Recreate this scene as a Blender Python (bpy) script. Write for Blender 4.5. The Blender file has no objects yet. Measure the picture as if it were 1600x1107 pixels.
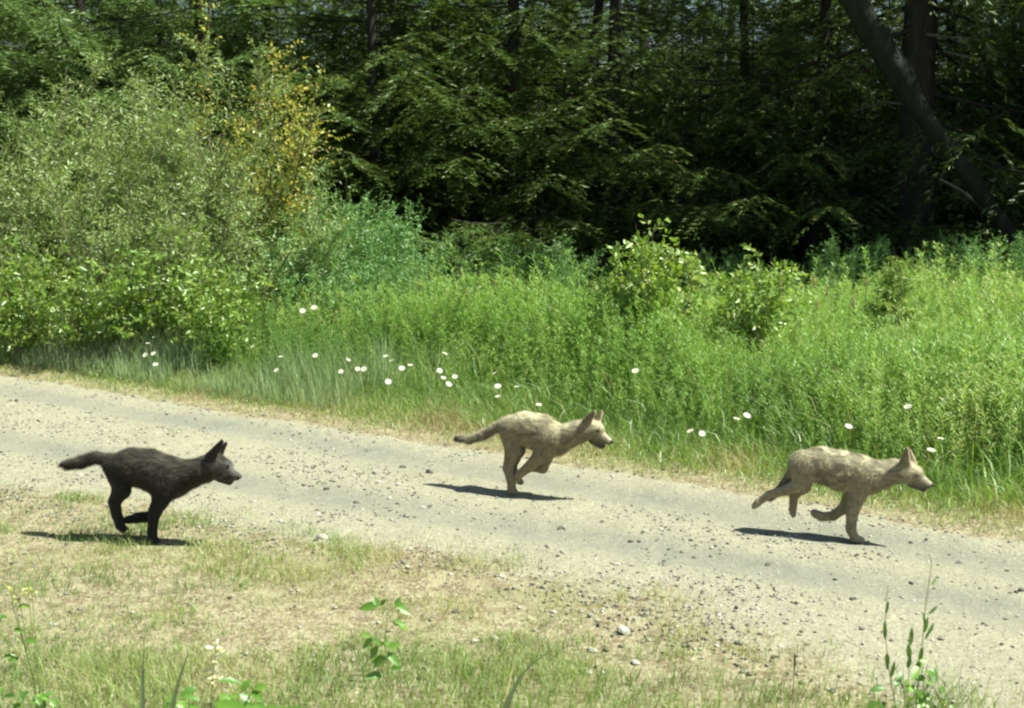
import bpy, math, random
import numpy as np
from mathutils import Vector, Matrix

random.seed(7)
rng = np.random.default_rng(7)
scene = bpy.context.scene
COL = scene.collection

# ------------------------------------------------------------------ camera, sky, sun, exposure
FPX, CX, CY = 1930.0, 800.0, 553.5
CAMH = 2.2
PITCH = math.atan((CY - 251.0) / FPX)
cam_data = bpy.data.cameras.new("camera")
cam = bpy.data.objects.new("camera", cam_data)
COL.objects.link(cam)
cam.location = (0, 0, CAMH)
cam.rotation_euler = (math.pi / 2 - PITCH, 0, 0)
cam_data.sensor_width = 36.0
cam_data.lens = FPX / 1600 * 36.0
cam_data.clip_start = 0.05
cam_data.clip_end = 600
cam_data.dof.use_dof = True
cam_data.dof.focus_distance = 8.5
cam_data.dof.aperture_fstop = 5.0
scene.camera = cam

SUN_EL = math.radians(57)
SUN_AZ = math.atan2(-0.16, 0.98)          # direction towards the sun, in the ground plane (from +X)
sv = Vector((math.cos(SUN_EL) * math.cos(SUN_AZ), math.cos(SUN_EL) * math.sin(SUN_AZ), math.sin(SUN_EL)))
world = bpy.data.worlds.new("World")
scene.world = world
world.use_nodes = True
wn = world.node_tree
wn.nodes.clear()
sky = wn.nodes.new("ShaderNodeTexSky")
sky.sky_type = 'NISHITA'
sky.sun_disc = False
sky.sun_elevation = SUN_EL
sky.sun_rotation = math.pi / 2 - SUN_AZ
bg = wn.nodes.new("ShaderNodeBackground")
bg.inputs['Strength'].default_value = 0.055
wo = wn.nodes.new("ShaderNodeOutputWorld")
wn.links.new(sky.outputs[0], bg.inputs[0])
wn.links.new(bg.outputs[0], wo.inputs[0])
sun_data = bpy.data.lights.new("sun", 'SUN')
sun_data.energy = 5.0
sun_data.angle = math.radians(0.5)
sun_data.color = (0.98, 1.0, 0.84)
sun = bpy.data.objects.new("sun", sun_data)
COL.objects.link(sun)
sun.rotation_euler = (-sv).to_track_quat('-Z', 'Y').to_euler()
scene.view_settings.view_transform = 'Standard'
scene.view_settings.look = 'None'
scene.view_settings.gamma = 1
scene.view_settings.exposure = 1.0
scene.view_settings.use_curve_mapping = False
scene.render.engine = 'CYCLES'
scene.cycles.max_bounces = 6
scene.cycles.diffuse_bounces = 3
scene.cycles.transmission_bounces = 4
scene.cycles.filter_width = 2.3

# ------------------------------------------------------------------ helpers: camera rays, noise, meshes
cp, sp = math.cos(PITCH), math.sin(PITCH)

def ray(px, py):
    a, b = (px - CX) / FPX, (CY - py) / FPX
    return np.array([a, cp + sp * b, cp * b - sp])

def at_depth(px, py, d):
    r = ray(px, py)
    return np.array([0, 0, CAMH]) + r * (d / r[1])

def _hash(ix, iy, seed):
    h = (ix.astype(np.int64) * 374761393 + iy.astype(np.int64) * 668265263 + seed * 1442695041) & 0xffffffff
    h = ((h ^ (h >> 13)) * 1274126177) & 0xffffffff
    h = h ^ (h >> 16)
    return (h & 0xffff) / 65535.0

def noise2(x, y, scale=1.0, seed=0):
    x = np.asarray(x, float) / scale; y = np.asarray(y, float) / scale
    ix, iy = np.floor(x), np.floor(y)
    fx, fy = x - ix, y - iy
    fx = fx * fx * (3 - 2 * fx); fy = fy * fy * (3 - 2 * fy)
    a = _hash(ix, iy, seed); b = _hash(ix + 1, iy, seed); c = _hash(ix, iy + 1, seed); d = _hash(ix + 1, iy + 1, seed)
    return (a * (1 - fx) + b * fx) * (1 - fy) + (c * (1 - fx) + d * fx) * fy

def fbm(x, y, scale, seed=0, octv=4):
    r = 0; amp = 0.5; tot = 0
    for o in range(octv):
        r = r + amp * noise2(x, y, scale / 2 ** o, seed + o * 17); tot += amp; amp *= .55
    return r / tot

def sstep(a, b, x):
    t = np.clip((np.asarray(x, float) - a) / (b - a), 0, 1)
    return t * t * (3 - 2 * t)

# road frame: s along the road (to the right and nearer), t across it (positive = away)
RA = math.radians(31)
def st(x, y):
    x = np.asarray(x, float); y = np.asarray(y, float) - 8
    return math.cos(RA) * x - math.sin(RA) * y, math.sin(RA) * x + math.cos(RA) * y
def xy(s, t):
    return math.cos(RA) * s + math.sin(RA) * t, -math.sin(RA) * s + math.cos(RA) * t + 8
def t_far(s): return np.interp(s, [-30, -6.75, -.57, 3, 20], [1.5, 1.16, .96, .63, .3])
def t_near(s): return np.interp(s, [-30, -3, .8, 2, 4, 20], [-1.65, -1.6, -1.35, -1.5, -2.0, -2.3])
def t_tf(s): return np.interp(s, [-30, -5.1, -.26, 2.74, 20], [.9, .66, .45, .2, -.2])
def t_tn(s): return np.interp(s, [-30, -4.1, .37, 3.2, 20], [-.9, -.76, -.62, -.54, -.3])

def ground_h(x, y):
    s, t = st(x, y)
    rut = np.exp(-((t - t_tf(s)) / .2) ** 2) + np.exp(-((t - t_tn(s)) / .2) ** 2)
    inroad = sstep(t_near(s) - .3, t_near(s) + .2, t) * (1 - sstep(t_far(s) - .1, t_far(s) + .4, t))
    h = (fbm(x, y, 1.6, 3) - .5) * .07 + (fbm(x, y, .35, 9, 3) - .5) * (.022 * (1 - .5 * inroad))
    h = h - .03 * rut * inroad + .02 * (1 - inroad)
    h = h + (noise2(x, y, .075, 15) - .5) * .009 + (noise2(x, y, .14, 16) - .5) * .010
    h = h + (fbm(x, y, 9, 5) - .5) * 1.2 * sstep(22, 45, np.hypot(x, y))
    return h

def ground_pt(px, py):
    r = ray(px, py); z = 0.0
    for _ in range(6):
        k = (z - CAMH) / r[2]
        p = np.array([0, 0, CAMH]) + r * k
        z = float(ground_h(p[0], p[1]))
    return p

def far_q(x, y):
    s, t = st(x, y)
    return t - t_far(s)

def herb_h(x, y):
    """height of the meadow growth beyond the road"""
    q = far_q(x, y)
    w = np.interp(x, [-5, -1, 2, 5], [3.6, 3.1, 2.3, 1.8])
    full = .84 - .3 * sstep(13.8, 15.2, y) * (x < 5) + .62 * (fbm(x, y, 1.3, 31, 3) - .5) + .12 * np.exp(-((x + .8) / .5) ** 2 - ((y - 12.6) / 1.2) ** 2) + np.interp(x, [-2, 2, 6, 9], [0, .0, .05, .12])
    h = .07 + (full - .07) * sstep(.08, 1.0, q / w) ** .8
    return np.where(q < 0, 0, h)

def new_obj(name, mesh, parent=None):
    o = bpy.data.objects.new(name, mesh)
    COL.objects.link(o)
    if parent is not None: o.parent = parent
    return o

def build(name, V, F, mat, parent=None, tint=None, smooth=False, cols=None, extra=None):
    """V (n,3); F (m,3|4) or list of such arrays"""
    Fs = F if isinstance(F, list) else [F]
    Fs = [np.asarray(f, np.int32) for f in Fs if len(f)]
    me = bpy.data.meshes.new(name)
    V = np.asarray(V, np.float32)
    me.vertices.add(len(V)); me.vertices.foreach_set('co', V.ravel())
    nl = sum(f.size for f in Fs); npoly = sum(len(f) for f in Fs)
    me.loops.add(nl); me.loops.foreach_set('vertex_index', np.concatenate([f.ravel() for f in Fs]))
    sizes = np.concatenate([np.full(len(f), f.shape[1], np.int32) for f in Fs])
    starts = np.concatenate([[0], np.cumsum(sizes)[:-1]]).astype(np.int32)
    me.polygons.add(npoly); me.polygons.foreach_set('loop_start', starts)
    if smooth: me.polygons.foreach_set('use_smooth', np.ones(npoly, bool))
    if tint is not None:
        a = me.attributes.new('tint', 'FLOAT', 'POINT'); a.data.foreach_set('value', np.asarray(tint, np.float32))
    if cols is not None:
        a = me.attributes.new('coat', 'FLOAT_COLOR', 'POINT')
        c = np.ones((len(V), 4), np.float32); c[:, :3] = cols; a.data.foreach_set('color', c.ravel())
    for k, v in (extra or {}).items():
        a = me.attributes.new(k, 'FLOAT', 'POINT'); a.data.foreach_set('value', np.asarray(v, np.float32))
    me.materials.append(mat)
    me.update(calc_edges=True); me.validate()
    return new_obj(name, me, parent)

def tag(o, label=None, cat=None, group=None, kind=None):
    if label: o['label'] = label
    if cat: o['category'] = cat
    if group: o['group'] = group
    if kind: o['kind'] = kind
    return o

def empty(name, loc, rz=0, scale=1):
    o = bpy.data.objects.new(name, None); COL.objects.link(o)
    o.empty_display_size = .1
    o.location = loc; o.rotation_euler = (0, 0, rz); o.scale = (scale,) * 3 if not hasattr(scale, '__len__') else scale
    return o

def copy_tree(o, parent=None):
    c = o.copy(); COL.objects.link(c)
    if parent is not None: c.parent = parent
    for ch in [k for k in o.children]: copy_tree(ch, c)
    return c

class LeafParts:
    """each leaf an object of its own under its plant"""
    def __init__(s): s.L = []
    def add(s, V, F, tint=.5): s.L.append((np.asarray(V, float), F, float(tint)))
    def make(s, name, mat, parent):
        for V, F, t in s.L: build('leaf', V, F, mat, parent, tint=np.full(len(V), t), smooth=True)

class Acc:
    def __init__(s): s.V = []; s.T = []; s.Q = []; s.t = []; s.n = 0
    def add(s, V, F, tint=.5):
        V = np.asarray(V, float).reshape(-1, 3); F = np.asarray(F)
        if not len(V): return
        s.V.append(V); (s.T if F.shape[1] == 3 else s.Q).append(F + s.n)
        s.t.append(np.broadcast_to(np.asarray(tint, float), (len(V),)) if np.ndim(tint) == 0 else tint)
        s.n += len(V)
    def get(s):
        fs = []
        if s.T: fs.append(np.concatenate(s.T))
        if s.Q: fs.append(np.concatenate(s.Q))
        return np.concatenate(s.V), fs, np.concatenate(s.t)
    def make(s, name, mat, parent=None, smooth=False):
        V, F, t = s.get()
        o = build(name, V, F, mat, parent, tint=t, smooth=smooth)
        if parent is not None and name in ('bough', 'crown', 'foliage', 'stem', 'flower_spike', 'flower_cluster'): o['kind'] = 'stuff'
        return o

def norm(a): return a / np.maximum(np.linalg.norm(a, axis=-1, keepdims=True), 1e-9)

def tube(pts, rad, sides=6, jitter=0.0):
    pts = np.asarray(pts, float); n = len(pts); rad = np.broadcast_to(rad, (n,))
    tan = norm(np.gradient(pts, axis=0))
    ref = np.where(np.abs(tan[:, 2:3]) > .9, np.array([[1., 0, 0]]), np.array([[0, 0, 1.]]))
    if np.abs(tan[:, 2]).mean() > .6: ref = np.tile(np.array([[1., 0, 0]]), (n, 1))
    a = norm(np.cross(tan, ref)); b = np.cross(tan, a)
    th = np.linspace(0, 2 * math.pi, sides, endpoint=False)
    R = rad[:, None] * (1 + (rng.random((n, sides)) - .5) * jitter)
    V = pts[:, None] + R[..., None] * (np.cos(th)[None, :, None] * a[:, None] + np.sin(th)[None, :, None] * b[:, None])
    i = np.arange(n - 1)[:, None] * sides; j = np.arange(sides)[None]; k = (j + 1) % sides
    F = np.stack([i + j, i + k, i + sides + k, i + sides + j], -1).reshape(-1, 4)
    return V.reshape(-1, 3), F

def rand_perp(D):
    r = rng.normal(size=D.shape); return norm(np.cross(D, r))

def leaves(B, D, L, W, side=None, fold=.25, droop=.0, mid=.45):
    """pointed leaves folded along the midrib: 4 verts, 2 tris each"""
    n = len(B); D = norm(D); L = np.broadcast_to(L, (n,))[:, None]; W = np.broadcast_to(W, (n,))[:, None]
    S = rand_perp(D) if side is None else norm(side)
    N = np.cross(S, D)
    m = B + D * L * mid
    l = m + S * W * .5 + N * W * fold; r = m - S * W * .5 + N * W * fold
    tip = B + D * L; tip = tip - np.array([0, 0, 1.]) * L * droop
    V = np.stack([B, l, tip, r], 1).reshape(-1, 3)
    k = np.arange(n)[:, None] * 4
    F = np.concatenate([k + [0, 1, 2], k + [0, 2, 3]])
    return V, F

def blades(B, H, W, lean=.35, up=None):
    """curved grass blades: 5 verts, quad + tri as 3 tris"""
    n = len(B); H = np.broadcast_to(H, (n,)); W = np.broadcast_to(W, (n,))
    az = rng.random(n) * 2 * math.pi; le = lean * (0.3 + rng.random(n)) * H
    d = np.stack([np.cos(az), np.sin(az), 0 * az], 1); az2 = rng.random(n) * math.pi
    s = np.stack([np.cos(az2), np.sin(az2), 0 * az], 1) * W[:, None] * .5
    Z = np.array([0, 0, 1.])
    m = B + d * (le * .3)[:, None] + Z * (H * .55)[:, None]
    t = B + d * le[:, None] + Z * (H * (1 - .25 * np.minimum(1, le / H)))[:, None]
    V = np.stack([B - s, B + s, m - s * .8, m + s * .8, t], 1).reshape(-1, 3)
    k = np.arange(n)[:, None] * 5
    F = np.concatenate([k + [0, 1, 3], k + [0, 3, 2], k + [2, 3, 4]])
    return V, F

def frustum_scatter(n, dmin, dmax, margin=1.15, xoff=0.0):
    """random ground points in the view wedge, uniform per area"""
    d = np.sqrt(rng.random(n) * (dmax ** 2 - dmin ** 2) + dmin ** 2)
    x = (rng.random(n) * 2 - 1) * d * (800 / FPX) * margin + xoff
    return x, d

# ------------------------------------------------------------------ materials
class NT:
    def __init__(s, name):
        s.m = bpy.data.materials.new(name); s.m.use_nodes = True
        s.t = s.m.node_tree; s.t.nodes.clear()
        s.out = s.n('ShaderNodeOutputMaterial')
    def n(s, typ, **kw):
        nd = s.t.nodes.new(typ)
        for k, v in kw.items(): setattr(nd, k, v)
        return nd
    def l(s, a, b): s.t.links.new(a, b)
    def attr(s, name):
        a = s.n('ShaderNodeAttribute'); a.attribute_name = name; return a
    def ramp(s, fac, stops):
        r = s.n('ShaderNodeValToRGB'); e = r.color_ramp.elements
        while len(e) < len(stops): e.new(.5)
        for i, (p, c) in enumerate(stops):
            e[i].position = p; e[i].color = (*c, 1) if len(c) == 3 else c
        s.l(fac, r.inputs[0]); return r.outputs[0]
    def noise(s, scale, detail=4, rough=.55, coord=None, sock=0):
        nz = s.n('ShaderNodeTexNoise'); nz.inputs['Scale'].default_value = scale
        nz.inputs['Detail'].default_value = detail; nz.inputs['Roughness'].default_value = rough
        if coord is not None: s.l(coord, nz.inputs['Vector'])
        return nz.outputs[sock]
    def mix(s, fac, a, b, mode='MIX'):
        m = s.n('ShaderNodeMix', data_type='RGBA', blend_type=mode)
        for v, i in ((fac, 0), (a, 6), (b, 7)):
            if isinstance(v, (int, float)): m.inputs[i].default_value = v
            elif isinstance(v, tuple): m.inputs[i].default_value = (*v, 1)
            else: s.l(v, m.inputs[i])
        return m.outputs[2]
    def math(s, op, a, b=None, clamp=False):
        m = s.n('ShaderNodeMath', operation=op); m.use_clamp = clamp
        for i, v in enumerate((a, b)):
            if v is None: continue
            if isinstance(v, (int, float)): m.inputs[i].default_value = v
            else: s.l(v, m.inputs[i])
        return m.outputs[0]
    def maprange(s, v, a, b, c=0, d=1):
        m = s.n('ShaderNodeMapRange'); s.l(v, m.inputs[0])
        for i, k in enumerate((a, b, c, d)): m.inputs[i + 1].default_value = k
        return m.outputs[0]

def leaf_mat(name, stops, trans=.35, gloss=.06, rough=.42, hue_noise=.0):
    k = NT(name)
    c = k.ramp(k.attr('tint').outputs['Fac'], stops)
    dif = k.n('ShaderNodeBsdfDiffuse'); k.l(c, dif.inputs[0])
    tr = k.n('ShaderNodeBsdfTranslucent')
    hs = k.n('ShaderNodeMix', data_type='RGBA', blend_type='MULTIPLY'); hs.inputs[0].default_value = 1
    k.l(c, hs.inputs[6]); hs.inputs[7].default_value = (1.25, 1.25, .6, 1); k.l(hs.outputs[2], tr.inputs[0])
    m1 = k.n('ShaderNodeMixShader'); m1.inputs[0].default_value = trans
    k.l(dif.outputs[0], m1.inputs[1]); k.l(tr.outputs[0], m1.inputs[2])
    gl = k.n('ShaderNodeBsdfGlossy'); gl.inputs['Roughness'].default_value = rough
    gl.inputs[0].default_value = (.8, .85, .8, 1)
    m2 = k.n('ShaderNodeMixShader'); m2.inputs[0].default_value = gloss
    k.l(m1.outputs[0], m2.inputs[1]); k.l(gl.outputs[0], m2.inputs[2])
    k.l(m2.outputs[0], k.out.inputs[0])
    return k.m

def bark_mat(name, c1, c2, scale=14, bump=.6):
    k = NT(name)
    tc = k.n('ShaderNodeTexCoord'); mp = k.n('ShaderNodeMapping'); mp.inputs['Scale'].default_value = (1, 1, .22)
    k.l(tc.outputs['Object'], mp.inputs[0])
    nz = k.noise(scale, 6, .65, mp.outputs[0])
    c = k.ramp(nz, [(.35, c1), (.65, c2)])
    b = k.n('ShaderNodeBsdfPrincipled'); b.inputs['Roughness'].default_value = .9
    k.l(c, b.inputs['Base Color'])
    bp = k.n('ShaderNodeBump'); bp.inputs['Strength'].default_value = bump; bp.inputs['Distance'].default_value = .03
    k.l(nz, bp.inputs['Height']); k.l(bp.outputs[0], b.inputs['Normal'])
    k.l(b.outputs[0], k.out.inputs[0])
    return k.m

def simple_mat(name, c1, c2, rough=.8, scale=30, bump=.3, dist=.004, spec=.3):
    k = NT(name)
    tc = k.n('ShaderNodeTexCoord')
    nz = k.noise(scale, 4, .6, tc.outputs['Object'])
    c = k.ramp(nz, [(.35, c1), (.65, c2)])
    b = k.n('ShaderNodeBsdfPrincipled'); b.inputs['Roughness'].default_value = rough
    b.inputs['Specular IOR Level'].default_value = spec
    k.l(c, b.inputs['Base Color'])
    bp = k.n('ShaderNodeBump'); bp.inputs['Strength'].default_value = bump; bp.inputs['Distance'].default_value = dist
    k.l(nz, bp.inputs['Height']); k.l(bp.outputs[0], b.inputs['Normal'])
    k.l(b.outputs[0], k.out.inputs[0])
    return k.m

def ground_material():
    k = NT('earth_and_gravel')
    tc = k.n('ShaderNodeTexCoord'); co = tc.outputs['Object']
    big = k.noise(1.3, 5, .6, co); med = k.noise(9, 5, .65, co); fine = k.noise(38, 5, .72, co)
    grit = k.noise(120, 4, .75, co)
    road = k.mix(k.maprange(med, .3, .7), (.355, .337, .24), (.265, .252, .182))
    road = k.mix(k.maprange(fine, .45, .62), road, (.42, .398, .29))
    road = k.mix(k.maprange(grit, .54, .68), road, (.135, .13, .10))
    trk = k.mix(k.maprange(med, .3, .7), (.215, .216, .17), (.275, .273, .21))
    trk = k.mix(k.maprange(grit, .5, .65), trk, (.165, .17, .14))
    trk = k.mix(k.maprange(fine, .55, .7), trk, (.37, .365, .29))
    tf = k.math('MULTIPLY', k.attr('track').outputs['Fac'], k.maprange(big, .25, .6, .6, 1.0))
    c = k.mix(tf, road, trk)
    # pebbles speckle by voronoi cells
    vo = k.n('ShaderNodeTexVoronoi'); vo.inputs['Scale'].default_value = 48; k.l(co, vo.inputs['Vector'])
    peb = k.maprange(vo.outputs['Distance'], .22, .36, 1, 0)
    sepc = k.n('ShaderNodeSeparateColor'); k.l(vo.outputs['Color'], sepc.inputs[0])
    pc = k.ramp(sepc.outputs[0], [(.0, (.13, .13, .11)), (.4, (.30, .30, .26)), (.8, (.5, .48, .4)), (1, (.7, .69, .62))])
    pm = k.math('MULTIPLY', peb, k.math('GREATER_THAN', sepc.outputs[1], .62))
    pm = k.math('MULTIPLY', pm, k.math('SUBTRACT', 1.0, k.math('MULTIPLY', k.attr('track').outputs['Fac'], .7)))
    c = k.mix(k.math('MULTIPLY', pm, .75), c, pc)
    # verge earth
    straw = k.mix(k.maprange(med, .38, .6), (.37, .32, .205), (.20, .15, .095))
    straw = k.mix(k.maprange(fine, .48, .62), straw, (.44, .41, .27))
    straw = k.mix(k.maprange(grit, .55, .66), straw, (.10, .075, .045))
    straw = k.mix(k.maprange(big, .5, .75), straw, (.23, .24, .11))
    vf = k.math('ADD', k.attr('verge').outputs['Fac'], k.maprange(med, .3, .7, -.3, .3), clamp=True)
    vf = k.maprange(vf, .3, .7)
    c = k.mix(vf, c, straw)
    gf = k.math('MULTIPLY', k.attr('humus').outputs['Fac'], 1.0, clamp=True)
    c = k.mix(gf, c, k.mix(med, (.035, .05, .018), (.06, .055, .03)))
    b = k.n('ShaderNodeBsdfPrincipled'); b.inputs['Roughness'].default_value = .95
    b.inputs['Specular IOR Level'].default_value = .15
    k.l(c, b.inputs['Base Color'])
    hgt = k.math('ADD', k.math('MULTIPLY', fine, .5), k.math('ADD', k.math('MULTIPLY', grit, .25), k.math('MULTIPLY', pm, .35)))
    bp = k.n('ShaderNodeBump'); bp.inputs['Strength'].default_value = 1.0; bp.inputs['Distance'].default_value = .02
    k.l(hgt, bp.inputs['Height']); k.l(bp.outputs[0], b.inputs['Normal'])
    k.l(b.outputs[0], k.out.inputs[0])
    return k.m

def coat_mat(name):
    k = NT(name)
    c = k.attr('coat').outputs['Color']
    b = k.n('ShaderNodeBsdfPrincipled'); b.inputs['Roughness'].default_value = .75
    b.inputs['Specular IOR Level'].default_value = .25
    b.inputs['Sheen Weight'].default_value = .15
    k.l(c, b.inputs['Base Color']); k.l(b.outputs[0], k.out.inputs[0])
    return k.m

def tint_mat(name, stops, rough=.85, bump=0, scale=40, spec=.25):
    k = NT(name)
    c = k.ramp(k.attr('tint').outputs['Fac'], stops)
    tc = k.n('ShaderNodeTexCoord')
    nz = k.noise(scale, 4, .6, tc.outputs['Object'])
    c = k.mix(.8, c, k.ramp(nz, [(.3, (.62, .62, .6)), (.7, (1.15, 1.15, 1.12))]), 'MULTIPLY')
    b = k.n('ShaderNodeBsdfPrincipled'); b.inputs['Roughness'].default_value = rough
    b.inputs['Specular IOR Level'].default_value = spec
    k.l(c, b.inputs['Base Color'])
    if bump:
        bp = k.n('ShaderNodeBump'); bp.inputs['Strength'].default_value = bump; bp.inputs['Distance'].default_value = .005
        k.l(nz, bp.inputs['Height']); k.l(bp.outputs[0], b.inputs['Normal'])
    k.l(b.outputs[0], k.out.inputs[0])
    return k.m

M = {}
M['ground'] = ground_material()
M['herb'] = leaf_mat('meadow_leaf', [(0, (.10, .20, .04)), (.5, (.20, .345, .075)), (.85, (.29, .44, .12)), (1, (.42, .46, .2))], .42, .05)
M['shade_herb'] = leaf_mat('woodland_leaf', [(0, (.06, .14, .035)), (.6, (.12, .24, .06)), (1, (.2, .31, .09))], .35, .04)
M['verge'] = leaf_mat('verge_grass', [(0, (.15, .25, .06)), (.45, (.29, .38, .12)), (.7, (.40, .41, .19)), (.9, (.47, .43, .25)), (1, (.33, .25, .14))], .35, .03)
M['blue_grass'] = leaf_mat('bluish_grass', [(0, (.18, .27, .12)), (.5, (.30, .41, .20)), (1, (.42, .48, .28))], .3, .05)
M['willow'] = leaf_mat('willow_leaf', [(0, (.14, .22, .06)), (.5, (.29, .40, .13)), (.9, (.38, .49, .2)), (1, (.46, .52, .28))], .42, .06, .45)
M['broad'] = leaf_mat('broad_leaf', [(0, (.10, .19, .03)), (.5, (.20, .33, .055)), (.85, (.32, .44, .09)), (1, (.46, .52, .2))], .42, .06, .42)
M['yellow'] = leaf_mat('yellow_leaf', [(0, (.16, .24, .05)), (.5, (.27, .34, .08)), (.66, (.55, .50, .08)), (.95, (.68, .58, .10)), (1, (.60, .38, .08))], .35, .05)
M['soft'] = leaf_mat('soft_bush_leaf', [(0, (.08, .19, .06)), (.5, (.17, .33, .11)), (1, (.27, .44, .18))], .35, .04)
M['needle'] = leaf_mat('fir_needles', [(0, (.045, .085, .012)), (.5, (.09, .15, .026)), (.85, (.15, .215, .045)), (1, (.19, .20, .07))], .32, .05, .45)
M['needle_light'] = leaf_mat('sunlit_fir_needles', [(0, (.07, .13, .035)), (.5, (.13, .21, .06)), (1, (.22, .30, .10))], .25, .05)  # lighter copy of the fir needles: sunlight on the left firs put into the colour
M['needle_sapling'] = leaf_mat('sapling_needles', [(0, (.16, .26, .05)), (1, (.36, .46, .12))], .4, .05)
M['fore'] = leaf_mat('foreground_leaf', [(0, (.05, .12, .02)), (.5, (.10, .23, .03)), (1, (.22, .40, .06))], .35, .05)
M['blade'] = leaf_mat('dark_blade', [(0, (.05, .075, .03)), (1, (.10, .14, .05))], .1, .08)
M['dry'] = leaf_mat('dry_stalk', [(0, (.45, .40, .2)), (1, (.62, .56, .34))], .2, .04)
M['petal'] = leaf_mat('white_petal', [(0, (.80, .80, .76)), (1, (.86, .86, .83))], .35, .03)
M['cream'] = leaf_mat('cream_petal', [(0, (.66, .64, .38)), (1, (.82, .80, .66))], .3, .03)
M['pale_yellow'] = leaf_mat('pale_yellow_petal', [(0, (.5, .55, .15)), (1, (.68, .68, .28))], .3, .03)
M['disc'] = simple_mat('flower_disc', (.55, .36, .03), (.7, .5, .05), .8, 200)
M['stem'] = tint_mat('green_stem', [(0, (.09, .16, .04)), (1, (.22, .30, .09))], .7)
M['bough'] = tint_mat('bough_bark', [(0, (.02, .017, .012)), (1, (.06, .05, .037))], .9)
M['twig'] = tint_mat('twig_bark', [(0, (.07, .06, .04)), (1, (.20, .18, .12))], .85)
M['bark'] = bark_mat('fir_bark', (.015, .012, .009), (.05, .042, .03), 14, .9)
M['bark_grey'] = bark_mat('grey_bark', (.05, .045, .035), (.12, .11, .085), 20)
M['moss'] = bark_mat('mossy_bark', (.006, .009, .004), (.021, .026, .013), 10, 1.0)
M['dead'] = tint_mat('dead_wood', [(0, (.05, .047, .038)), (1, (.15, .14, .12))], .9)
M['stone'] = tint_mat('stone', [(0, (.075, .07, .06)), (.35, (.19, .18, .15)), (.65, (.34, .33, .28)), (1, (.60, .59, .54))], .9, .5, 60)
M['seed'] = leaf_mat('seed_head', [(0, (.30, .27, .12)), (1, (.5, .45, .25))], .3, .03)
M['coat'] = coat_mat('pup_coat')
M['nose'] = simple_mat('nose_leather', (.012, .011, .01), (.02, .018, .016), .4, 120, spec=.5)
M['eye'] = simple_mat('eye_dark', (.01, .008, .005), (.03, .02, .01), .15, 100, bump=0, spec=.6)

# ------------------------------------------------------------------ ground and road
def ground_masks(x, y):
    s, t = st(x, y)
    wob = (fbm(x, y, .8, 41, 4) - .5)
    tf = np.exp(-((t - t_tf(s) + wob * .16) / .24) ** 2) * 1.0
    tn = np.exp(-((t - t_tn(s) + wob * .16) / .22) ** 2) * 1.0
    track = np.clip((tf + tn) * 1.15, 0, 1) * (.75 + .5 * fbm(x, y, .5, 77, 3))
    near = t_near(s) + wob * .7
    far = t_far(s) + wob * .25
    verge = np.maximum(1 - sstep(near - .45, near + .35, t), sstep(far - .12, far + .12, t))
    humus = sstep(.7, 2.2, t - t_far(s))
    return dict(track=np.clip(track, 0, 1), verge=verge, humus=humus)

def axis(lo, hi, step, outlo, outhi):
    fine = np.arange(lo, hi + 1e-6, step)
    a = [hi]; d = step
    while a[-1] < outhi: d *= 1.35; a.append(a[-1] + d)
    b = [lo]; d = step
    while b[-1] > outlo: d *= 1.35; b.append(b[-1] - d)
    return np.concatenate([np.array(b[1:])[::-1], fine, np.array(a[1:])])

gx = axis(-6.5, 5.0, .037, -200, 200); gy = axis(4.3, 13.5, .037, -30, 400)
X, Y = np.meshgrid(gx, gy)
Z = ground_h(X, Y)
nx, ny = len(gx), len(gy)
i = np.arange(ny - 1)[:, None] * nx + np.arange(nx - 1)[None]
F = np.stack([i, i + 1, i + nx + 1, i + nx], -1).reshape(-1, 4)
s_, t_ = st(X, Y)
under = sstep(t_near(s_) + .02, t_near(s_) + .16, t_) * (1 - sstep(t_far(s_) - .16, t_far(s_) - .02, t_))
g = build('ground', np.stack([X, Y, Z - .03 * under], -1).reshape(-1, 3), F, M['ground'], smooth=True,
          extra={k: v.ravel() for k, v in ground_masks(X, Y).items()})
tag(g, 'dry straw-coloured earth and woodland soil either side of the road', kind='structure')
ss = np.concatenate([-np.geomspace(110, 8.2, 60), np.arange(-8, 6, .034), np.geomspace(6.1, 60, 40)])
nt = 90
S = np.repeat(ss[:, None], nt, 1); U = np.linspace(0, 1, nt)[None]
T = t_near(S) - .02 + (t_far(S) - t_near(S) + .04) * U
rx, ry = xy(S, T)
rz = ground_h(rx, ry) + .004 - .012 * (1 - sstep(0, .025, U)) - .012 * sstep(.975, 1, U)
i = np.arange(len(ss) - 1)[:, None] * nt + np.arange(nt - 1)[None]
F = np.stack([i, i + nt, i + nt + 1, i + 1], -1).reshape(-1, 4)
r = build('gravel_road', np.stack([rx, ry, rz], -1).reshape(-1, 3), F, M['ground'], smooth=True,
          extra={k: v.ravel() for k, v in ground_masks(rx, ry).items()})
tag(r, 'pale gravel road with two grey wheel tracks running diagonally across', kind='structure')

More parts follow.
